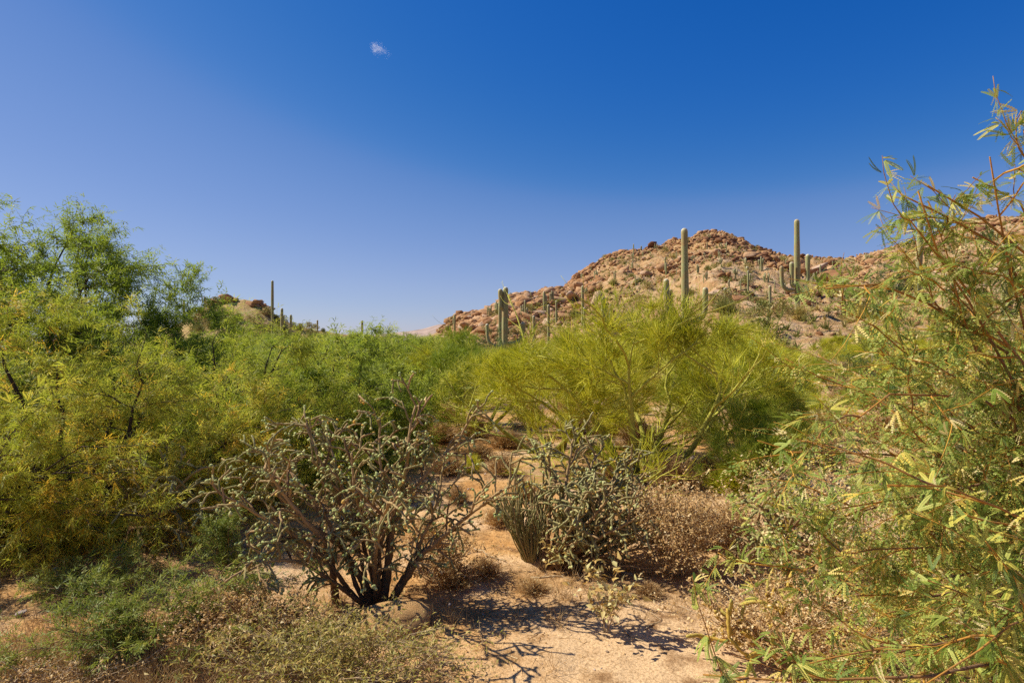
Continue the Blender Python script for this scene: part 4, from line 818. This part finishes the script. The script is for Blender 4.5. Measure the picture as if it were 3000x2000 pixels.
def build_chollas():
    loc = G(1100, 1782); y0 = loc[1]
    L = [([(1105, 1790), (1110, 1700), (1090, 1600), (1060, 1500), (1040, 1400), (1035, 1330)], 0.0), ([(1130, 1785), (1180, 1720), (1240, 1620), (1320, 1550), (1380, 1500), (1450, 1450), (1500, 1425)], -.1),
         ([(1085, 1790), (1060, 1700), (1000, 1600), (900, 1540), (830, 1480), (760, 1400), (730, 1380)], .1), ([(985, 1745), (975, 1650), (955, 1590), (900, 1530), (830, 1450), (790, 1380)], -.25),
         ([(1110, 1780), (1130, 1650), (1150, 1500), (1180, 1380), (1190, 1290), (1205, 1220), (1215, 1185)], .35), ([(1095, 1780), (1050, 1600), (990, 1450), (930, 1330), (895, 1240)], .3),
         ([(1120, 1780), (1150, 1560), (1200, 1450), (1280, 1350), (1350, 1290), (1360, 1260)], .4), ([(1070, 1780), (960, 1640), (850, 1560), (740, 1500), (670, 1450)], -.3), ([(1090, 1790), (990, 1710), (880, 1640), (790, 1640), (720, 1680)], -.4),
         ([(1100, 1780), (1090, 1650), (1100, 1540), (1130, 1470)], -.5), ([(1115, 1780), (1060, 1560), (1000, 1380), (965, 1270)], .55), ([(1100, 1780), (1120, 1600), (1130, 1450), (1110, 1320), (1120, 1240)], .2), ([(1120, 1780), (1200, 1640), (1260, 1520), (1290, 1420)], .15), ([(1080, 1780), (1020, 1640), (960, 1500), (880, 1400), (840, 1330)], .2)]
    limbs = [px_limb(loc, p, y0, dy, .15) for p, dy in L]
    cholla('fruiting chain cholla with a thick black trunk beside the tan boulder', loc, limbs, (10, 3, 2), 51, trunk_r=.019, jr=.0073, joint=(.085, .165), tmin=.26, droop=.03, fruit_r=.0118, fruit_n=.75)
    # dense cholla
    loc = G(1590, 1662); rng = rngs(6)
    limbs = [px_limb(loc, [(1585, 1665), (1620, 1610), (1690, 1560), (1770, 1545), (1850, 1560)], loc[1], -.1)]
    for (tx, ty, dy) in ((1680, 1290, .2), (1620, 1350, .1), (1740, 1330, .4), (1800, 1390, .3), (1860, 1430, .2), (1900, 1480, .1), (1930, 1560, 0), (1560, 1420, .3), (1780, 1460, -.3), (1850, 1520, -.4), (1700, 1440, -.3), (1960, 1500, .5), (1830, 1360, .6), (1690, 1500, -.4), (1900, 1600, -.2)):
        limbs.append(px_limb(loc, [(1590 + rng.uniform(-15, 40), 1662), ((1600 * 1.2 + tx) / 2.2 + 10, (1640 * 1.1 + ty) / 2.1 + 10), (tx, ty)], loc[1], dy))
    cholla('dense dark cholla with crowded bare stems and few yellow fruits', loc, limbs, (11, 3, 2), 52, trunk_r=.024, jr=.0088, joint=(.08, .16), tmin=.3, fruit_n=.28, split=200, fruit_tint=.6, green=.12)
    # third cholla, by the near mesquite
    loc = G(2330, 1740)
    limbs = [px_limb(loc, [(2330, 1740), (2300, 1660), tip], loc[1], dy) for tip, dy in (((2230, 1600), -.1), ((2200, 1520), .1), ((2260, 1480), .2), ((2350, 1500), .3), ((2420, 1560), .1), ((2270, 1570), -.3), ((2380, 1620), -.2))]
    cholla('grey-green cholla with clustered fruit beside the dead brown bush', loc, limbs, (10, 3, 2), 53, trunk_r=.024, jr=.010, fruit_n=.7, split=120)
    # shaded cholla beneath the golden mesquite
    loc = G(365, 1610)
    limbs = [px_limb(loc, [(365, 1610), (385, 1545), mid, tip], loc[1], dy) for mid, tip, dy in (((420, 1500), (450, 1400), .1), ((460, 1480), (560, 1390), 0), ((480, 1500), (590, 1460), -.1), ((430, 1450), (510, 1370), .3), ((380, 1480), (380, 1390), .2), ((470, 1540), (560, 1560), -.2))]
    cholla('bare drooping cholla in the shade of the golden mesquite', loc, limbs, (8, 2, 1), 54, trunk_r=.02, jr=.0105, fruit_n=0, joint=(.14, .26), droop=.12, green=.2, bend=.2)
    # yellow fallen joints on the sand
    loc = G(2290, 1965)
    limbs = [px_limb(loc, [(2300, 1960), m, t], loc[1], dy) for m, t, dy in (((2220, 1880), (2140, 1890), 0), ((2230, 1850), (2160, 1800), .2), ((2260, 1900), (2200, 1930), -.2), ((2330, 1880), (2330, 1800), .2), ((2260, 1860), (2240, 1780), .35), ((2360, 1930), (2420, 1880), .1))]
    limbs = [[np.array([p[0], p[1], min(p[2], .28)]) for p in l] for l in limbs]
    c = cholla('sprawling yellow cholla joints on the pale sand', loc, limbs, (10, 2), 55, trunk_r=.006, jr=.0105, fruit_n=0, joint=(.09, .17), droop=.08)
    m2 = bark_mat('yellow_cholla_stem', [(0, (.30, .17, .04)), (.5, (.50, .33, .06)), (.8, (.42, .36, .09)), (1, (.5, .42, .14))], 60)
    for o in c.children: o.data.materials[0] = m2
    # pencil-stemmed clump
    loc = G(1560, 1640); rng = rngs(8); root = thing('pencil_cholla', 'clump of thin upright green stems beside the dense cholla', 'cactus', loc)
    n = 95; az = rng.random(n) * 6.28; p0 = np.stack([.10 * np.cos(az) * rng.random(n), .08 * np.sin(az), 0 * az], -1); d = np.stack([.35 * np.cos(az) - .06, .3 * np.sin(az), np.ones(n)], -1)
    P, Rd = grow(rng, p0, d, rng.uniform(.3, .72, n), .006, .0045, 14, .06, (0, 0, .02)); p, dd, par, t = spawn(rng, P, 2, .3, .9, 25, 6); P2, R2 = grow(rng, p, dd, rng.uniform(.1, .25, len(p)), .0055, .0045, 14, .05, (0, 0, .08))
    for k in range(n):
        pass
    for k in range(0, n):
        mb = MB(); V, q, t, tid, tt = tubes(P[k:k + 1], Rd[k:k + 1], 5, .12); mb.add(V, q, t, .74 + .1 * rng.normal())
        sel = par == k; V, q, t, tid, tt = tubes(P2[sel], R2[sel], 5, .12); mb.add(V, q, t, .8); obj('stem', mb.mesh('stem', M['cholla'], True), root)
build_chollas()

# ------------------------------------------------------------------ near mesquite
def build_near_mesquite():
    rng = rngs(101)
    root_loc = onground(3.1, 3.0)
    trunk0 = root_loc + np.array([0, 0, .0])
    # limbs seen in the photograph, with a depth each, then further limbs through the crown
    seen = [([(3060, 1110), (3000, 1052), (2946, 998), (2832, 900), (2800, 820), (2772, 765), (2734, 700), (2702, 619), (2690, 560)], 2.0, 1.75), ([(3060, 760), (3000, 716), (2875, 630), (2772, 586), (2720, 545)], 1.9, 1.8), ([(2960, 1010), (2924, 998), (2778, 939), (2675, 873), (2610, 825), (2545, 803), (2480, 812), (2420, 845)], 2.1, 1.9),
            ([(2900, 1180), (2778, 1096), (2697, 1036), (2588, 977), (2512, 939), (2447, 895)], 2.3, 2.2), ([(3050, 1690), (3000, 1708), (2855, 1797), (2765, 1874), (2680, 1960)], 1.9, 1.7), ([(3050, 1390), (3000, 1400), (2765, 1440), (2670, 1456), (2587, 1478), (2400, 1500)], 2.3, 2.1),
            ([(2900, 1300), (2700, 1340), (2560, 1330), (2400, 1335), (2300, 1340), (2220, 1290)], 2.5, 2.3), ([(3000, 880), (2950, 700), (2915, 580), (2905, 500), (2900, 460)], 1.9, 1.7), ([(3060, 640), (3010, 520), (2995, 440), (3000, 380)], 1.8, 1.75), ([(2900, 1250), (2650, 1200), (2500, 1140), (2350, 1080), (2300, 1050)], 2.6, 2.5),
            ([(3000, 1580), (2800, 1600), (2600, 1590), (2450, 1620), (2300, 1700)], 2.2, 2.0), ([(3000, 1850), (2800, 1900), (2600, 1880), (2450, 1900), (2300, 1960)], 2.0, 1.8), ([(3000, 1750), (2850, 1960), (2700, 2010)], 1.6, 1.5), ([(2950, 1150), (2800, 1150), (2680, 1120), (2600, 1150), (2480, 1250)], 2.0, 1.8), ([(2850, 1940), (2500, 1990), (2150, 1965), (2060, 1975)], 1.6, 1.55),
            ([(3000, 1480), (2850, 1440), (2750, 1400), (2600, 1420)], 1.6, 1.5), ([(2950, 1650), (2700, 1700), (2500, 1680), (2350, 1620), (2230, 1600)], 2.4, 2.2), ([(2900, 940), (2832, 880), (2760, 740), (2700, 660), (2650, 625)], 1.95, 1.8), ([(2940, 680), (2875, 632), (2790, 610), (2710, 600), (2640, 570)], 1.9, 1.8), ([(2800, 830), (2770, 720), (2750, 640), (2720, 590)], 1.9, 1.85), ([(3050, 640), (2960, 560), (2900, 540), (2850, 520)], 1.9, 1.8)]
    limbs = []
    for pts, ya, yb in seen:
        q = [at(a, b, ya + (yb - ya) * k / (len(pts) - 1)) for k, (a, b) in enumerate(pts)]
        st = q[0]; lowz = max(.1, min(st[2] * .5, .9))
        limbs.append([trunk0, trunk0 * .7 + np.array([st[0], st[1], lowz]) * .3 + np.array([0, 0, .3 * st[2]])] + q)
    for k in range(54):
        tx = rng.uniform(2300, 3000); lo = np.interp(tx, [2200, 2400, 2700, 2850, 3000], [1300, 1020, 900, 760, 600]); ty = rng.uniform(lo, 2080); y = rng.uniform(2.0, 4.3)
        tip = at(tx + 0.1 * max(0, ty - 1500) * 0, ty, y); tip[2] = max(tip[2], .15)
        mid = trunk0 * .5 + tip * .5; mid[2] = .62 * tip[2] + .25; limbs.append([trunk0, trunk0 * .8 + tip * .2 + np.array([0, 0, .25]), mid, tip])
    for k in range(16):                      # the side of the crown away from the frame
        az = rng.uniform(-1.4, 1.9); tip = trunk0 + np.array([math.cos(az) * rng.uniform(.7, 1.6), math.sin(az) * rng.uniform(.6, 1.3), rng.uniform(.9, 2.9)]); limbs.append([trunk0, trunk0 * .6 + tip * .4 + np.array([0, 0, .35]), tip])
    K = 16; P1 = []
    for l in limbs:
        l = np.array(l); seg = np.concatenate([[0], np.cumsum(np.linalg.norm(np.diff(l, axis=0), axis=1))]); s = np.linspace(0, seg[-1], K); C = np.stack([np.interp(s, seg, l[:, k]) for k in range(3)], -1)
        C[1:-1] = .25 * C[:-2] + .5 * C[1:-1] + .25 * C[2:]; C[2:-1] += .012 * rng.normal(size=(K - 3, 3)); P1.append(C)
    P1 = np.array(P1); R1 = np.linspace(1, 0, K)[None] ** 1.1 * .0125 + .0022; R1 = np.repeat(R1, len(P1), 0) * rng.uniform(.75, 1.2, (len(P1), 1))
    len1 = np.linalg.norm(np.diff(P1, axis=1), axis=2).sum(1)
    p, d, par, t = spawn(rng, P1, 9, .38, 1.0, 38, 12); P2, R2 = grow(rng, p, unit(d + np.array([0, 0, .05])), rng.uniform(.14, .42, len(p)), .0038, .0016, 8, .12, (0, 0, -.01))
    tip = P2[:, -1]; tx = 1500 + F * tip[:, 0] / tip[:, 1]; ty = 1000 - F * (tip[:, 2] - CAM_H) / tip[:, 1]      # shoots stay inside the crown's outline
    ok = (ty > np.interp(tx, [2200, 2340, 2420, 2560, 2600, 2780, 2860, 2930, 3000], [1150, 840, 790, 740, 550, 520, 430, 390, 260])) | (tx > 3000); P2, R2, par = P2[ok], R2[ok], par[ok]
    p, d, par2, t = spawn(rng, P2, 3, .15, .95, 42, 12); P3, R3 = grow(rng, p, d, rng.uniform(.1, .3, len(p)), .0018, .001, 5, .12, (0, 0, -.03))
    root = thing('mesquite', 'velvet mesquite with orange twigs and feathery leaves arching over the sand', 'tree', root_loc)
    inv = root_loc; brs = []
    for k in range(len(P1)):
        mb = MB(); V, q, t, tid, tt = tubes(P1[k:k + 1], R1[k:k + 1], 7); mb.add(V, q, t, np.clip(.25 + .6 * tt ** 1.5, 0, 1))
        s = par == k; V, q, t, tid, tt = tubes(P2[s], R2[s], 4); mb.add(V, q, t, np.clip(.68 + .25 * rng.random(s.sum())[tid] + .05 * tt, 0, 1))
        s3 = s[par2]; V, q, t, tid, tt = tubes(P3[s3], R3[s3], 3); mb.add(V, q, t, np.clip(.7 + .3 * rng.random(s3.sum())[tid], 0, 1))
        brs.append(obj('branch', mb.mesh('branch', M['mesq_bark'], True, inv), root))
    sets = []
    for P, n, tm in ((P1[:, 8:], 18, .2), (P2, 18, .1), (P3, 12, .1)):
        sets.append(leaves_on(rng, P, n, tm, .3, 55, 3))
    own = np.concatenate([np.repeat(np.arange(len(P1)), 18), np.repeat(par, 18), np.repeat(par[par2], 12)])
    pos = np.concatenate([s[0] for s in sets]); d = np.concatenate([s[1] for s in sets]); up = np.concatenate([s[2] for s in sets])
    sx = 1500 + F * pos[:, 0] / np.maximum(pos[:, 1], .2); sy = 1000 - F * (pos[:, 2] - CAM_H) / np.maximum(pos[:, 1], .2)
    keep = (pos[:, 1] > .9) & (pos[:, 2] > .03) & ((sx > 1990) | (pos[:, 0] > 1.5))
    outside = (sx > 3150) | (sy > 2150); keep &= ~outside | (rng.random(len(pos)) < .35)
    pos, d, up, own = pos[keep], d[keep], up[keep], own[keep]
    sz = rng.uniform(.036, .074, len(pos)) * np.where(pos[:, 1] > 2.3, .8, 1.0); ti = np.clip(.43 + .25 * rng.normal(size=len(pos)) + .4 * (rng.random(len(pos)) < .12), 0, 1); rot = frames(d, up)
    near = sz / pos[:, 1]; sxk = 1500 + F * pos[:, 0] / pos[:, 1]; syk = 1000 - F * (pos[:, 2] - CAM_H) / pos[:, 1]
    vis = (sxk > 0) & (sxk < 2990) & (syk > 10) & (syk < 1990)
    order = np.argsort(-np.where(vis, near, 0)); pick, rest = order[:300], order[300:]
    lv = (.1, .25, .35, .45, .55, .62, .7); ms = [MB().add(*LEAF_HI, x).mesh('leaf', M['mesq_near']) for x in lv]
    for k in pick:
        o = obj('leaf', ms[int(np.argmin(np.abs(np.array(lv) - ti[k])))], brs[own[k]]); o.matrix_local = Matrix.Translation(pos[k] - inv) @ Matrix(rot[k].tolist()).to_4x4() @ Matrix.Scale(float(sz[k]), 4)
    mb = MB(); fr = rest[pos[rest, 1] > 2.15]; nr = rest[pos[rest, 1] <= 2.15]
    scatter(mb, *LEAF_6, pos[nr], rot[nr], sz[nr], ti[nr]); fa = fr[pos[fr, 1] > 2.75]; fr = fr[pos[fr, 1] <= 2.75]; scatter(mb, *LEAF_FAR, pos[fa], rot[fa], sz[fa] * 1.1, ti[fa]); scatter(mb, *LEAF_LO, pos[fr], rot[fr], sz[fr], ti[fr]); obj('foliage', mb.mesh('foliage', M['mesq_near'], False, inv), root, kind='stuff')
    print('near mesquite leaves', len(pos))
build_near_mesquite()

# ------------------------------------------------------------------ smaller plants
def leafy_bush(name, label, cat, loc, seed, Rx, Ry, H, stems, n2, n3, nl, leaf, size, lmat, wmat, tint, elev=(20, 80), r0=.008, split=0, wood_t=.5, up_t=.05):
    rng = rngs(seed)
    az = rng.random(stems) * 6.28; el = np.radians(rng.uniform(*elev, stems)); d = np.stack([np.cos(az) * np.cos(el), np.sin(az) * np.cos(el), np.sin(el)], -1)
    P1, R1 = grow(rng, np.stack([.1 * Rx * np.cos(az), .1 * Ry * np.sin(az), 0 * az - .02], -1), d, rng.uniform(.7, 1.1, stems), r0, r0 * .4, 8, .12, (0, 0, up_t))
    p, dd, par, t = spawn(rng, P1, n2, .2, 1, 38, 12); P2, R2 = grow(rng, p, dd, rng.uniform(.2, .5, len(p)), r0 * .4, r0 * .2, 6, .14, (0, 0, up_t))
    p, dd, par, t = spawn(rng, P2, n3, .2, 1, 38, 12); P3, R3 = grow(rng, p, dd, rng.uniform(.08, .25, len(p)), r0 * .22, r0 * .12, 4, .14, (0, 0, up_t))
    lv = fit([(P1, R1), (P2, R2), (P3, R3)], Rx, Ry, H)
    wood = MB()
    for k, (P, Rd) in enumerate(lv):
        if k == 2: slivers(wood, rng, P[:, 0], P[:, 2], Rd[:, 0] * 2.2, wood_t); slivers(wood, rng, P[:, 2], P[:, 3], Rd[:, 2] * 2.2, wood_t); continue
        V, q, t, tid, tt = tubes(P, Rd, (4, 3)[k]); wood.add(V, q, t, wood_t + .1 * rng.normal())
    pos, d, up = leaves_on(rng, lv[2][0], nl, .05, .05, 50); pos2, d2, up2 = leaves_on(rng, lv[1][0], nl, .15, .05, 50); pos, d, up = np.concatenate([pos, pos2]), np.concatenate([d, d2]), np.concatenate([up, up2])
    ti = np.clip(tint[0] + tint[1] * rng.normal(size=len(pos)) + .3 * fbm(pos[:, 0] * 4, pos[:, 1] * 4 + pos[:, 2] * 3, 2, seed), 0, 1)
    return plant(name, label, cat, loc, wood, wmat, (pos, frames(d, up), size * rng.uniform(.6, 1.3, len(pos)), ti), leaf, lmat, split=split, crown='foliage', trunk='stems')
def build_small():
    rng = rngs(202)
    leafy_bush('catclaw_bush', 'feathery bright green bush growing among dry grass and grey twigs', 'shrub', onground(-2.3, 3.7), 61, .80, .5, .52, 30, 6, 5, 7, LEAF_WIDE, .046, 'bush', 'stick', (.45, .2), (15, 80), .006)
    leafy_bush('catclaw_bush', 'upright green sprig bush behind the low feathery one', 'shrub', G(660, 1690), 62, .22, .2, .62, 9, 6, 5, 7, LEAF_WIDE, .046, 'bush', 'stick', (.42, .2), (55, 85), .005)
    leafy_bush('catclaw_bush', 'small thin green bush at the edge of the mesquite litter', 'shrub', G(260, 1760), 63, .4, .3, .42, 14, 5, 5, 6, LEAF_WIDE, .046, 'bush', 'stick', (.5, .2), (15, 75), .005)
    leafy_bush('low_shrub', 'low olive-brown twiggy shrub in front of the fruiting cholla', 'shrub', onground(-1.08, 3.25), 64, .72, .38, .40, 56, 6, 5, 4, BLADE, .03, 'olive', 'stick', (.5, .28), (20, 85), .0035, wood_t=.7)
    leafy_bush('low_shrub', 'low brown leafy shrub lapping against the tan boulder', 'shrub', onground(-1.72, 3.55), 65, .5, .35, .40, 36, 6, 5, 4, CURL, .022, 'dry', 'stick', (.42, .22), (20, 85), .0045, wood_t=.7)
    leafy_bush('low_shrub', 'dry grey-leaved shrub at the corner under the green bush', 'shrub', onground(-2.55, 3.15), 66, .6, .35, .22, 30, 5, 4, 3, CURL, .02, 'dry', 'stick', (.45, .22), (20, 85), .004, wood_t=.75)
    leafy_bush('dead_bush', 'dead brown bush with crisp curled leaves beside the dense cholla', 'shrub', G(1985, 1692), 67, .50, .42, .82, 46, 7, 4, 5, CURL, .024, 'dry', 'stick', (.52, .24), (42, 88), .004, wood_t=.55, split=300)
    leafy_bush('dead_bush', 'dead brown bush joined to the third cholla', 'shrub', G(2150, 1650), 68, .42, .4, .62, 34, 6, 4, 5, CURL, .026, 'dry', 'stick', (.55, .24), (40, 88), .004, wood_t=.6)
    leafy_bush('withered_plant', 'withered straw-yellow plant with heart-shaped leaves on open sand', 'plant', G(1775, 1868), 69, .20, .16, .50, 9, 4, 2, 2, CURL, .055, 'heart', 'stick', (.5, .25), (62, 88), .003, wood_t=.6, split=300)
    leafy_bush('withered_plant', 'withered leafy sprig at the foot of the dense cholla', 'plant', G(1640, 1690), 70, .12, .1, .28, 6, 3, 2, 2, CURL, .05, 'heart', 'stick', (.6, .25), (60, 88), .003, split=60)
    leafy_bush('low_shrub', 'dry pale brush under the near mesquite beside the yellow joints', 'shrub', onground(1.75, 3.6), 71, .62, .5, .5, 40, 6, 4, 5, CURL, .024, 'dry', 'stick', (.6, .22), (30, 86), .0045, wood_t=.75)
    leafy_bush('low_shrub', 'pale dry brush mound behind the near mesquite twigs', 'shrub', onground(2.9, 4.2), 72, .9, .6, .95, 38, 6, 4, 4, CURL, .028, 'dry', 'stick', (.8, .2), (30, 86), .0035, wood_t=.8)
    leafy_bush('low_shrub', 'straw-coloured brush mound beyond the third cholla', 'shrub', onground(3.1, 5.6), 73, 1.0, .7, .9, 38, 6, 4, 4, CURL, .03, 'dry', 'stick', (.7, .22), (30, 86), .0035, wood_t=.8)
    leafy_bush('low_shrub', 'mixed green and straw bush behind the near mesquite crown', 'shrub', onground(3.9, 4.9), 74, 1.0, .7, 1.3, 46, 6, 5, 5, LEAF_FAR, .055, 'bush', 'stick', (.8, .2), (30, 86), .0035, wood_t=.8)
    leafy_bush('low_shrub', 'brown leafy scrub inside the fruiting cholla base', 'shrub', onground(-.65, 4.75), 75, .42, .35, .48, 26, 6, 4, 4, CURL, .028, 'dry', 'stick', (.55, .25), (40, 86), .0035, wood_t=.4)
    # boulder at the cholla's foot
    v, t = rock_template(rngs(3), ICO3, 4, .62, (.8, .93)); r2 = rngs(44); v = v * (1 + .02 * r2.normal(size=(len(v), 1)))
    o = obj('boulder', MB().add(v, None, t, .4).mesh('boulder', M['tan_stone'], True), None, 'smooth rounded tan boulder at the foot of the fruiting cholla', 'boulder'); o.location = G(1165, 1865) + np.array([0, 0, .03]); o.scale = (.21, .2, .22); o.rotation_euler = (.1, 0, .3)
    # small stones one can pick out
    sm = [MB().add(v, None, t, x).mesh('stone', M['stone']) for (v, t), x in zip(ROCKS, (.4, .6, .8, .95, 1, .7, .9, .5))]
    for k, (px, py, w, lab) in enumerate(((1922, 1730, 26, 'small white stone on orange sand near the dense cholla'), (1958, 1857, 14, 'small pale pebble beside the withered plant'), (1655, 1832, 12, 'tiny white pebble among the twig shadows'), (250, 1695, 40, 'grey rounded stone in the shade of the golden mesquite'), (690, 1472, 40, 'grey stone on the litter beyond the shaded cholla'), (715, 1595, 30, 'grey stone behind the upright green sprig'), (60, 1790, 60, 'pale flat stone at the edge of the dry grass'), (190, 1790, 34, 'pale stone beside the small thin green bush'), (25, 1960, 90, 'half-buried brown rock in dry grass'), (1780, 1930, 16, 'cream pebble on the open sand'), (640, 1590, 22, 'little grey stone at the shaded cholla'), (1460, 1262, 60, 'pink stone at the far end of the sand'))):
        s = w / F * G(px, py)[1] * .42; o = obj('stone', sm[k % 8], None, lab, 'stone'); o.location = G(px, py) + np.array([0, 0, s * .3]); o.scale = (s, s, s); o.rotation_euler = (0, 0, k * 1.3)
    # fallen sticks
    for k, (a, b, r, lab) in enumerate((((1380, 1600), (1480, 1650), .009, 'pale grey fallen stick on the sand between the chollas'), ((1300, 1640), (1370, 1600), .007, 'weathered stick in the fruiting cholla shadow'), ((1550, 1700), (1650, 1695), .008, 'dark fallen stick before the dense cholla'), ((1840, 1870), (1850, 1900), .006, 'short grey twig beside the withered plant'), ((1900, 1860), (1945, 1832), .005, 'forked little twig on the open sand'), ((620, 1700), (800, 1690), .014, 'brown bent dead branch beside the upright green sprig'), ((480, 1790), (570, 1800), .008, 'curved dark stick in the feathery green bush'), ((1750, 1640), (1900, 1720), .010, 'dead stick under the dense cholla'), ((2250, 1640), (2330, 1700), .010, 'dry stick beside the third cholla'), ((1060, 1560), (1200, 1590), .009, 'thin stick lying behind the cholla trunk'))):
        p, q = G(*a), G(*b); n = 7; u = np.linspace(0, 1, n)[:, None]; C = p * (1 - u) + q * u + np.array([0, 0, r]) + .018 * rng.normal(size=(n, 3)) * np.array([1, 1, .3]); C[:, 2] = np.maximum(C[:, 2], ground_z(C[:, 0], C[:, 1]) + r * .6)
        mb = MB(); V, qd, tr, tid, tt = tubes(C[None], (np.linspace(1, .5, n) * r)[None], 6); mb.add(V, qd, tr, .75)
        p3, d3, par, t3 = spawn(rng, C[None], 3, .3, .9, 40, 10); P3, R3 = grow(rng, p3, d3 * np.array([1, 1, .3]), np.full(3, .12), r * .5, r * .25, 4, .1); V, qd, tr, tid, tt = tubes(P3, R3, 4); mb.add(V, qd, tr, .7)
        obj('fallen_stick', mb.mesh('fallen_stick', M['stick'], True, p), None, lab, 'stick', loc=p)
    # ground litter: twigs, leaf flakes, pebbles, dry grass
    def near_pts(n, pw=1.0):
        y = 3.0 * (14 / 3.0) ** (rng.random(n) ** pw); x = rng.uniform(-1.0, 1.0, n) * y; return np.stack([x, y, ground_z(x, y)], -1)
    def litter_w(P):
        w = fbm(P[:, 0] * 0.9 + 5, P[:, 1] * 0.9, 3, 61) + .16
        sx = 1500 + F * P[:, 0] / P[:, 1]; sy = 1000 + F * CAM_H / P[:, 1]
        open_sand = ((sx > 1300) & (sx < 2200) & (sy > 1790)) | ((sx > 1900) & (sx < 2300) & (sy > 1720))
        near = np.zeros(len(P))
        for cx, cy, r in ((-4.6, 5.6, 1.9), (-1.05, 4.3, .9), (.55, 4.75, .9), (1.6, 4.6, .8), (-2.5, 3.4, 1.0), (-.1, 4.15, .6)): near = np.maximum(near, np.clip(1.2 - np.hypot(P[:, 0] - cx, P[:, 1] - cy) / r, 0, .6))
        return w + near - .38 * open_sand + .34 * (sx < 900) + .2 * ((sx > 1250) & (sx < 1900) & (sy > 1620) & (sy < 1790))
    P = near_pts(40000); P = P[litter_w(P) + .2 * rng.normal(size=len(P)) > .12][:16000]; n = len(P)
    az = rng.random(n) * 6.28; d = np.stack([np.cos(az), np.sin(az), .12 * np.abs(rng.normal(size=n))], -1) * rng.uniform(.03, .16, n)[:, None]
    mb = MB(); slivers(mb, rng, P + np.array([0, 0, .006]), P + d + np.array([0, 0, .006]), rng.uniform(.002, .006, n), rng.uniform(.15, .95, n)); obj('twig_litter', mb.mesh('twig_litter', M['dry']), kind='stuff', label='brown twigs littering the ground')
    P = near_pts(40000); P = P[litter_w(P) + .2 * rng.normal(size=len(P)) > .10][:13000]; n = len(P)
    mb = MB(); scatter(mb, *CURL, P + np.array([0, 0, .006]), frames(rng.normal(size=(n, 3)) * np.array([1, 1, .35]), np.array([0, 0, 1.]) + .5 * rng.normal(size=(n, 3))), rng.uniform(.008, .024, n), np.clip(.42 + .25 * rng.normal(size=n), 0, 1)); obj('leaf_litter', mb.mesh('leaf_litter', M['dry']), kind='stuff', label='fallen dry leaves on the soil')
    P = near_pts(2600, .9); n = len(P); mb = MB()
    for (v, t), ks in zip(CHIPS, np.array_split(np.arange(n), 6)): s = .0036 * np.exp(.75 * rng.normal(size=len(ks))) * (P[ks, 1] / 4) ** .7; scatter(mb, v, None, t, P[ks] + np.array([0, 0, .3]) * s[:, None], randrot(rng, len(ks)), s, rng.uniform(.3, 1, len(ks)))
    obj('gravel', mb.mesh('gravel', M['stone']), kind='stuff', label='scattered small pebbles on the sand')
    P = near_pts(1500); P = P[litter_w(P) + .15 * rng.normal(size=len(P)) > .2][:520]; m = 26
    C = np.repeat(P, m, 0) + np.concatenate([.035 * rng.normal(size=(len(P) * m, 2)), np.zeros((len(P) * m, 1))], 1); d = unit(np.concatenate([.55 * rng.normal(size=(len(C), 2)), np.ones((len(C), 1))], 1)) * rng.uniform(.05, .24, len(C))[:, None]
    mb = MB(); slivers(mb, rng, C, C + d, .003, np.clip(.55 + .22 * rng.normal(size=len(C)), 0, 1)); obj('dry_grass', mb.mesh('dry_grass', M['grass']), kind='stuff', label='dry straw-coloured grass tufts')
    # grass patch at the corner below the green bush, more blades
    n = 16000; x = -2.55 + .55 * rng.normal(size=n); y = 3.45 + .3 * rng.normal(size=n); ok = y > 2.7; x, y = x[ok], y[ok]; C = np.stack([x, y, ground_z(x, y)], -1); d = unit(np.concatenate([.8 * rng.normal(size=(len(C), 2)), np.ones((len(C), 1))], 1)) * rng.uniform(.05, .2, len(C))[:, None]
    mb = MB(); slivers(mb, rng, C, C + d, .005, np.clip(.62 + .25 * rng.normal(size=len(C)), 0, 1)); obj('dry_grass', mb.mesh('dry_grass', M['grass']), kind='stuff', label='matted dry grass beneath the green bush')
build_small()

# ------------------------------------------------------------------ wisp of cloud
def build_cloud():
    m = bpy.data.materials.new('cloud_vapour'); m.use_nodes = True; nt = m.node_tree; nt.nodes.clear()
    out = nt.nodes.new('ShaderNodeOutputMaterial'); pv = nt.nodes.new('ShaderNodeVolumePrincipled'); pv.inputs['Color'].default_value = (1, 1, 1, 1); pv.inputs['Anisotropy'].default_value = 0.2
    tc = nt.nodes.new('ShaderNodeTexCoord'); n = noise(nt, 1.7, 4, .6, vec=tc.outputs['Object'], dist=.8)
    ln = nt.nodes.new('ShaderNodeVectorMath'); ln.operation = 'LENGTH'; nt.links.new(tc.outputs['Object'], ln.inputs[0])
    fall = math_n(nt, 'SUBTRACT', 1.0, ln.outputs['Value'])
    dn = math_n(nt, 'SUBTRACT', math_n(nt, 'ADD', n, math_n(nt, 'MULTIPLY', fall, .30)), .66)
    dn = math_n(nt, 'MULTIPLY', math_n(nt, 'MAXIMUM', dn, 0.0), .10)
    nt.links.new(dn, pv.inputs['Density']); nt.links.new(pv.outputs[0], out.inputs['Volume'])
    o = obj('cloud', MB().add(ICO2[0], None, ICO2[1], 0).mesh('cloud', m), kind='stuff', label='tiny white wisp of cloud in the blue sky')
    y = 2000.0; o.location = at(1110, 143, y); o.scale = (52, 40, 30); o.rotation_euler = (0, R(38), 0)
build_cloud()

print('TRIS', sum(len(m.loops) - 2 * len(m.polygons) for m in bpy.data.meshes), 'objects', len(bpy.data.objects))
